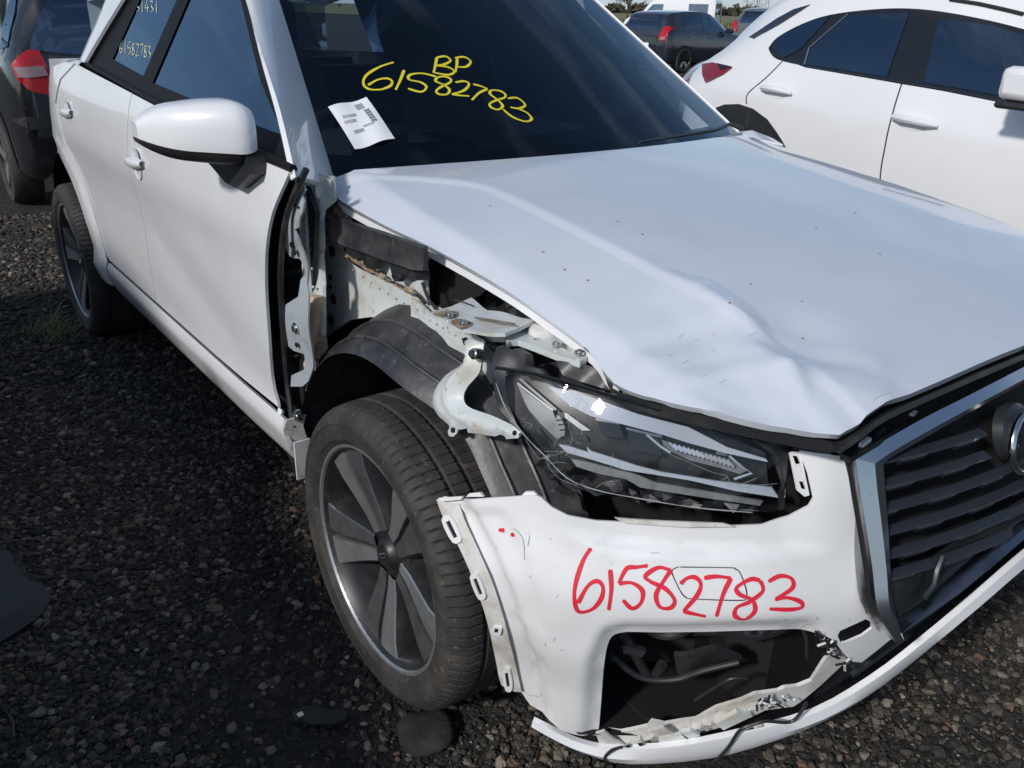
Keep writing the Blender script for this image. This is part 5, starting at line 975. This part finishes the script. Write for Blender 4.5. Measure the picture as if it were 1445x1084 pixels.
for q in ([(340, 375), (370, 365), (420, 372), (465, 400), (450, 410), (380, 405)], [(900, 495), (940, 482), (1000, 500), (1085, 535), (1060, 547), (960, 535), (910, 515)]):
    cup = MZ.lay('handle_cup', Zz(ell(np.mean([p[0] for p in q]), np.mean([p[1] for p in q])-2, 62 if q[0][0] > 500 else 46, 40 if q[0][0] > 500 else 30)), 'px', 'mazda_white', off=.001, solid=.0015, step=5)
    a, b = [(h[0], h[1] if h[1].y < 0 else -h[1]) for h in (MZ.pt(*Zz([q[0]])[0]), MZ.pt(*Zz([q[3]])[0]))]; MB().tube([a[0]+a[1]*.018, a[0].lerp(b[0], .25)+a[1]*.034, a[0].lerp(b[0], .75)+a[1]*.034, b[0]+b[1]*.016], [.012, .016, .014, .007], 10).build('handle', 'mazda_white', MZ.root)
MZ.lay('tail_lamp', Zz([(85, 275), (130, 268), (212, 286), (170, 318), (100, 350), (86, 320)]), 'px', 'dark_red_glass', off=.006, solid=.006, step=6)
MZ.lay('lamp_tip', Zz([(150, 272), (212, 286), (165, 300)]), 'px', 'gloss_black', off=.013, solid=.003, step=6)
MZ.lay('rear_glass', Zz([(280, 160), (400, 80), (470, 42), (540, 22), (480, 60), (400, 110), (300, 165)]), 'px', 'navy_paint', off=.004, solid=.003, step=6)
MZ.lay('arch_cladding', Zz([(145, 455), (180, 442), (240, 440), (300, 460), (360, 505), (400, 560), (430, 608), (470, 700), (300, 700), (200, 700), (140, 560)]), 'px', 'black_plastic', off=.006, solid=.004)
mp_ = MZ.pt(*Zz([(1400, 400)])[0]); mo = mp_[0]+Vector((.17, -.12, .0))
for nm, zz, mt_ in (('mirror_cap', (-.045, .075), 'mazda_white'), ('mirror_base', (-.075, -.048), 'black_plastic')):
    MB().box((mo.x-.08, mo.y-.12, mo.z+.04+zz[0]), (mo.x+.08, mo.y+.10, mo.z+.04+zz[1])).build(nm, mt_, MZ.root, bevel=.028)
MZ.line('roof_rail', Zz([(1130, 0), (1250, 18), (1350, 40), (1440, 62)]), 'seam', .008, .004)

# --- black hatchback behind the damaged car, tail towards it
HD = Car('parked_car', (-5.62, .18, 0), R(180), 'black hatchback with red tail lamp parked tail-on behind the damaged car', 'car', 'black_paint', [(a, b, c, d+.02, e, f+.03, g+.02) for a, b, c, d, e, f, g in HATCH], wheels=(0, 2.5), wr=.30, wy=.77)
Z0 = lambda L: Z(L, 0, 0, 3.389)
HD.lay('rear_window', Z0([(145, 240), (150, 185), (185, 85), (215, 30), (250, -40), (560, -40), (520, 200), (380, 262)]), 'px', 'tinted_glass', off=.004, solid=.003)
TLp = HD.lay('tail_lamp', Z0([(65, 312), (95, 275), (130, 244), (185, 246), (220, 315), (245, 370), (238, 455), (180, 445), (130, 425), (95, 385)]), 'px', 'red_glass', off=.012, solid=.010, step=5)
HD.lay('reversing_lens', Z0([(80, 325), (205, 318), (228, 362), (160, 370), (100, 372)]), 'px', 'clear_glass_white', off=.024, solid=.003, step=5)
HD.lay('side_window', Z0([(8, 235), (15, 130), (50, 10), (85, -30), (75, 60), (52, 150), (40, 225)]), 'px', 'tinted_glass', off=.004, solid=.003)
HD.line('bumper_seam', Z0([(60, 515), (120, 520), (230, 512)]), 'seam', .004); HD.line('tailgate_seam', Z0([(140, 245), (185, 248), (260, 260), (350, 265)]), 'seam', .004)
HD.lay('bumper_pad', Z0([(70, 570), (140, 560), (235, 565), (235, 610), (150, 620), (110, 600)]), 'px', 'black_plastic', off=.008, solid=.012, step=6)
HD.line('scratch', Z0([(120, 575), (138, 580), (140, 640)]), 'chrome', .003, .02)

# --- dark cars, van and silver car further off in the yard
def hatch(loc, rz, label, paint, group, sec=HATCH, rear=True, cat='car'):
    c = Car('parked_car', loc, rz, label, cat, paint, sec, group, wheels=(0, 2.5), wr=.31)
    for m in 'RL':
        c.lay('window', [(.02, 1.05), (.0, 1.28), (.12, 1.40), (.62, 1.43), (.68, 1.02)], m, 'tinted_glass'); c.lay('window', [(.76, 1.01), (.74, 1.43), (1.15, 1.38), (1.62, 1.12), (1.75, .98)], m, 'tinted_glass')
        c.lay('door_handle', [(.10, .88), (.26, .90), (.26, .87), (.10, .86)], m, paint, off=.02, solid=.02, step=.04); c.lay('door_handle', [(.95, .86), (1.12, .88), (1.12, .85), (.95, .84)], m, paint, off=.02, solid=.02, step=.04)
        sg = -1 if m == 'R' else 1; MB().box((1.62, sg*.80, .96), (1.74, sg*1.0, 1.10)).build('mirror', paint, c.root, bevel=.03)
    if rear:
        c.lay('rear_window', [(-.50, 1.05), (-.42, 1.38), (.42, 1.38), (.50, 1.05)], 'B', 'tinted_glass')
        for sg in (-1, 1): t = c.lay('tail_lamp', [(sg*.56, .78), (sg*.52, .86), (sg*.62, 1.12), (sg*.76, 1.14), (sg*.76, .80)], 'B', 'red_glass', off=.012, solid=.01, step=.05); c.lay('reversing_lens', [(sg*.58, .80), (sg*.58, .86), (sg*.72, .88), (sg*.72, .82)], 'B', 'clear_glass_white', off=.024, solid=.004, step=.05)
        c.lay('number_plate', [(-.24, .62), (-.24, .72), (.24, .72), (.24, .62)], 'B', 'paper', off=.01, solid=.006)
    for sg in (-1, 1): c.lay('headlamp', [(sg*.38, .62), (sg*.62, .66), (sg*.66, .78), (sg*.44, .72)], 'F', 'clear_glass_white', off=.008, solid=.006, step=.05)
    c.lay('windscreen', [(-.50, 1.10), (-.46, 1.40), (.46, 1.40), (.50, 1.10)], 'F', 'tinted_glass')
    return c
FG = 'cars parked further off in the yard'
hatch((-14.3, 14.6, 0), R(95), 'black hatchback with bright red tail lamp parked across the yard', 'navy_paint', FG).root.scale = (.97, .97, .90)
hatch((-17.2, 22.2, 0), R(100), 'dark grey car half hidden behind the black hatchback across the yard', 'grey_paint', FG)
_n = at(968, 122, z=.55); hatch((_n[0]-3.15*math.cos(R(222)), _n[1]-3.15*math.sin(R(222)), 0), R(222), 'silver car glimpsed between the two white cars', 'silver_paint', FG)
hatch((-2.35, -2.98, 0), R(1), 'unseen dark grey hatchback added to shade the gravel and the lower door of the damaged car', 'grey_paint', None)  # added out of view to cast shade on the gravel and lower door
VAN = [(-.9, .80, .40, 1.0, .84, 1.55, .74), (-.86, .88, .34, 1.05, .87, 1.84, .80), (0, .90, .3, 1.05, .88, 1.88, .80), (1.6, .90, .3, 1.05, .88, 1.88, .80), (2.1, .90, .3, 1.04, .87, 1.72, .76), (2.6, .89, .3, 1.02, .85, 1.22, .72), (3.2, .86, .3, .95, .8, 1.02, .66), (3.45, .7, .36, .7, .6, .8, .5)]
vn = Car('parked_van', (-28.5, 31.8, 0), R(-150), 'white panel van with dark rear windows behind the black hatchback', 'van', 'white_paint', VAN, wheels=(0, 2.7), wr=.32, wy=.8)
for m in 'RL': vn.lay('window', [(1.5, 1.15), (1.5, 1.62), (2.0, 1.6), (2.45, 1.15)], m, 'tinted_glass'); vn.lay('panel_window', [(-.6, 1.2), (-.6, 1.65), (.3, 1.65), (.3, 1.2)], m, 'tinted_glass')
for sg in (-1, 1): vn.lay('rear_window', [(sg*.08, 1.2), (sg*.08, 1.68), (sg*.66, 1.66), (sg*.70, 1.2)], 'B', 'tinted_glass'); vn.lay('tail_lamp', [(sg*.76, .8), (sg*.76, 1.15), (sg*.83, 1.15), (sg*.83, .8)], 'B', 'red_glass', step=.05)

# ================================================================== loose things on the ground
mo_ = [at(*p, z=.0) for p in [(-90, 760), (-40, 770), (10, 779), (30, 795), (46, 818), (66, 831), (73, 846), (60, 872), (28, 897), (-20, 925), (-110, 960)]]
mg = cr([p[:2] for p in mo_], 3, True); v2, fs = cdt(mg, [], .03)
ed = segdist(v2, mg); zz = .010+.016*sm(0, .05, ed)+.006*np.sin(v2[:, 0]*9)
o = MB().add(np.stack([v2[:, 0], v2[:, 1], zz], 1), fs).build('floor_mat', 'mat_rubber', None, solid=.009); tag(o, 'dark blue dimpled rubber mat lying on the gravel', 'mat')
def rock(name, c, r, mt, seed, lab, cat):
    rs = np.random.RandomState(seed); G = []
    k = rs.randn(6, 3)
    for i in range(17):
        th = math.pi*i/16; row = []
        for j in range(28):
            ph = 2*math.pi*j/28; d = np.array([math.sin(th)*math.cos(ph), math.sin(th)*math.sin(ph), math.cos(th)]); q = 1+.16*sum(math.sin(2.2*(d@kk)+n) for n, kk in enumerate(k))/2+.05*math.sin(9*d[0]+7*d[1])*math.sin(8*d[1]-5*d[2])
            row.append((c[0]+r[0]*d[0]*q, c[1]+r[1]*d[1]*q, c[2]+r[2]*d[2]*q))
        G.append(row)
    o = MB().grid(G, cv=True).build(name, mt, None, smooth=60); return tag(o, lab, cat)
g0 = at(597, 1040, z=0); rock('rubber_lump', (g0[0], g0[1], .012), (.060, .052, .020), 'stone_dark', 3, 'flat dark lump lying on gravel below the front tyre', 'lump')
P = [at(*p, z=.02) for p in [(412, 1006), (430, 1000), (470, 1003), (492, 1000), (488, 1012), (470, 1022), (440, 1026), (416, 1018)]]
o = sheet('plastic_shard', [p+np.array([0, 0, .008*math.sin(i*1.3)]) for i, p in enumerate(P)], .006, 'black_plastic', None); tag(o, 'broken black plastic shard lying beside the front tyre', 'shard')
sh = at(424, 1010, z=.03); MB().box((sh[0]-.006, sh[1]-.006, sh[2]), (sh[0]+.006, sh[1]+.006, sh[2]+.004)).build('clip_eye', 'bolt_metal', o)
# grass tuft
tg = at(75, 470, z=0); mb = MB(); rs = np.random.RandomState(5)
for k in range(150):
    b0 = np.array([tg[0]+rs.randn()*.07, tg[1]+rs.randn()*.05, 0]); d = np.array([rs.randn()*.06, rs.randn()*.06, .03+.05*rs.rand()]); s_ = np.array([.0018, .0018, 0])
    mb.grid([[b0-s_, b0+s_], [b0+d*.6-s_*.7, b0+d*.6+s_*.7], [b0+d+np.array([0, 0, -.015]), b0+d+np.array([.0003, 0, -.015])]])
o = mb.build('grass_tuft', 'dry_grass', None, smooth=0); tag(o, 'small dry grass tuft in the gravel near the rear wheel', 'grass')
for k, (a, b) in enumerate((((118, 1032), (165, 1004)), ((20, 1040), (8, 1002)), ((452, 942), (456, 918)))):
    p0, p1 = at(*a, z=.012), at(*b, z=.016); o = MB().tube([p0, (p0+p1)/2+np.array([.004, .006, .004]), p1], [.0022, .0026, .0012], 6).build('twig', 'bark', None); tag(o, ('pale bent twig lying on the open dark gravel', 'short thin twig by the dimpled rubber mat', 'tiny reddish twig close to the front tyre')[k], 'twig', 'twigs on the gravel')

# ================================================================== far field, wood and pylons
fo = MB().grid([[(x, y, .06) for x in np.linspace(-900, 900, 12)] for y in np.linspace(50, 1300, 12)]).build('field', 'dry_grass', None, smooth=0); fo['kind'] = 'structure'
gf = MB(); rs = np.random.RandomState(11)
for k in range(5000):
    x, y = rs.uniform(-75, -20), rs.uniform(48, 75); h = .25+.35*rs.rand(); w = .12
    a = rs.rand()*3; c_, s2 = math.cos(a)*w, math.sin(a)*w; gf.add([(x-c_, y-s2, 0), (x+c_, y+s2, 0), (x+rs.randn()*.1, y+rs.randn()*.1, h)], [(0, 1, 2)])
tag(gf.build('field_grass', 'grass', None, smooth=0), 'tall green grass at the edge of the field', 'grass', kind='stuff')
wd = MB(); rs = np.random.RandomState(4)
def clump(mb, c, r, h, n):
    for k in range(n):
        d = rs.randn(3); d /= np.linalg.norm(d); p = c+d*np.array([r, r, h*.5])*(.55+.5*rs.rand())+np.array([0, 0, h*.55]); s_ = r*.28*(.5+rs.rand()); a, b = rs.randn(3)*s_, rs.randn(3)*s_
        mb.add([p+a, p+b, p-a*.6-b*.6+np.array([0, 0, s_*.4])], [(0, 1, 2)])
for k in range(520):
    th = rs.uniform(0, 2*math.pi); dd = rs.uniform(330, 480); c = np.array([dd*math.cos(th), dd*math.sin(th), 0.]); h = rs.uniform(2.5, 5.5)*(1+.3*math.sin(th*9))*(.35 if 1.7 < th < 2.8 else 1); clump(wd, c, h*.75, h, 70)
for k in range(380):
    th = R(rs.uniform(112, 150)); dd = rs.uniform(300, 420); c = np.array([dd*math.cos(th), dd*math.sin(th), 0.]); h = rs.uniform(1.0, 3.0); clump(wd, c, h*.8, h, 80)
tag(wd.build('far_wood', 'far_leaf', None, smooth=0), 'distant belt of scrubby trees along the horizon', 'wood', kind='stuff')
def tree(loc, h, lab, seed, bare=False):
    rs = np.random.RandomState(seed); T = empty('tree', loc, 0, lab, 'tree'); tm = MB(); tips = []
    def br(p, d, L, r, n):
        q = p+d*L; mid = (p+q)/2+rs.randn(3)*L*.05; tm.tube([p, mid, q], [r, r*.8, r*.6], 5, cap=False)
        if n == 0: tips.append(q); return
        for k in range(3 if n > 1 else 4):
            e = d+rs.randn(3)*.45; e[2] = abs(e[2])*.8+.15; e /= np.linalg.norm(e); br(q, e, L*rs.uniform(.62, .82), r*.55, n-1)
    br(np.zeros(3), np.array([0, 0, 1.]), h*.30, h*.022, 4); tm.build('trunk', 'bark', T)
    cm = MB()
    for t in tips:
        for k in range(3 if bare else 14):
            p = t+rs.randn(3)*h*.045; s_ = h*.018; cm.add([p+rs.randn(3)*s_, p+rs.randn(3)*s_, p+rs.randn(3)*s_], [(0, 1, 2)])
    cm.build('crown', 'leaf', T, smooth=0); return T
tree((-75, 72, 0), 4.6, 'small round tree standing behind the white van', 2)
tree((-30, -11.5, 0), 7.5, 'bare spreading tree mirrored in the side windows of the damaged car', 6, True)
tree((-24, -3.5, 0), 4.6, 'low leafy tree mirrored in the rear side window', 9)
def pylon(loc, h, lab):
    T = empty('pylon', loc, .4, lab, 'pylon', 'pylons beyond the wood'); m = MB(); w = h*.10
    for sx in (-1, 1):
        for sy in (-1, 1): m.tube([(sx*w, sy*w, 0), (sx*w*.25, sy*w*.25, h*.7), (sx*w*.12, sy*w*.12, h)], h*.006, 4)
    m.build('leg_frame', 'steel', T); b = MB()
    for k in range(9):
        z0, z1 = h*k/10, h*(k+1)/10; f = lambda z: w*(1-.75*min(1, z/(h*.7))); 
        for s_ in (-1, 1): b.tube([(-f(z0), s_*f(z0), z0), (f(z1), s_*f(z1), z1)], h*.003, 4); b.tube([(f(z0), s_*f(z0), z0), (-f(z1), s_*f(z1), z1)], h*.003, 4)
    b.build('lattice', 'steel', T)
    for z in (.72, .82, .92): MB().tube([(-h*.16, 0, h*z), (h*.16, 0, h*z)], h*.006, 4).build('cross_arm', 'steel', T)
for px in (1057, 1074):
    d = rays([(px, 22)])[0]; p = CAM+d*(620 if px < 1060 else 680)/np.linalg.norm(d[:2]); pylon((p[0], p[1], 0), 42, 'faint grey lattice pylon beyond the distant trees, the nearer of the pair' if px < 1060 else 'faint grey lattice pylon beyond the distant trees, the farther of the pair')
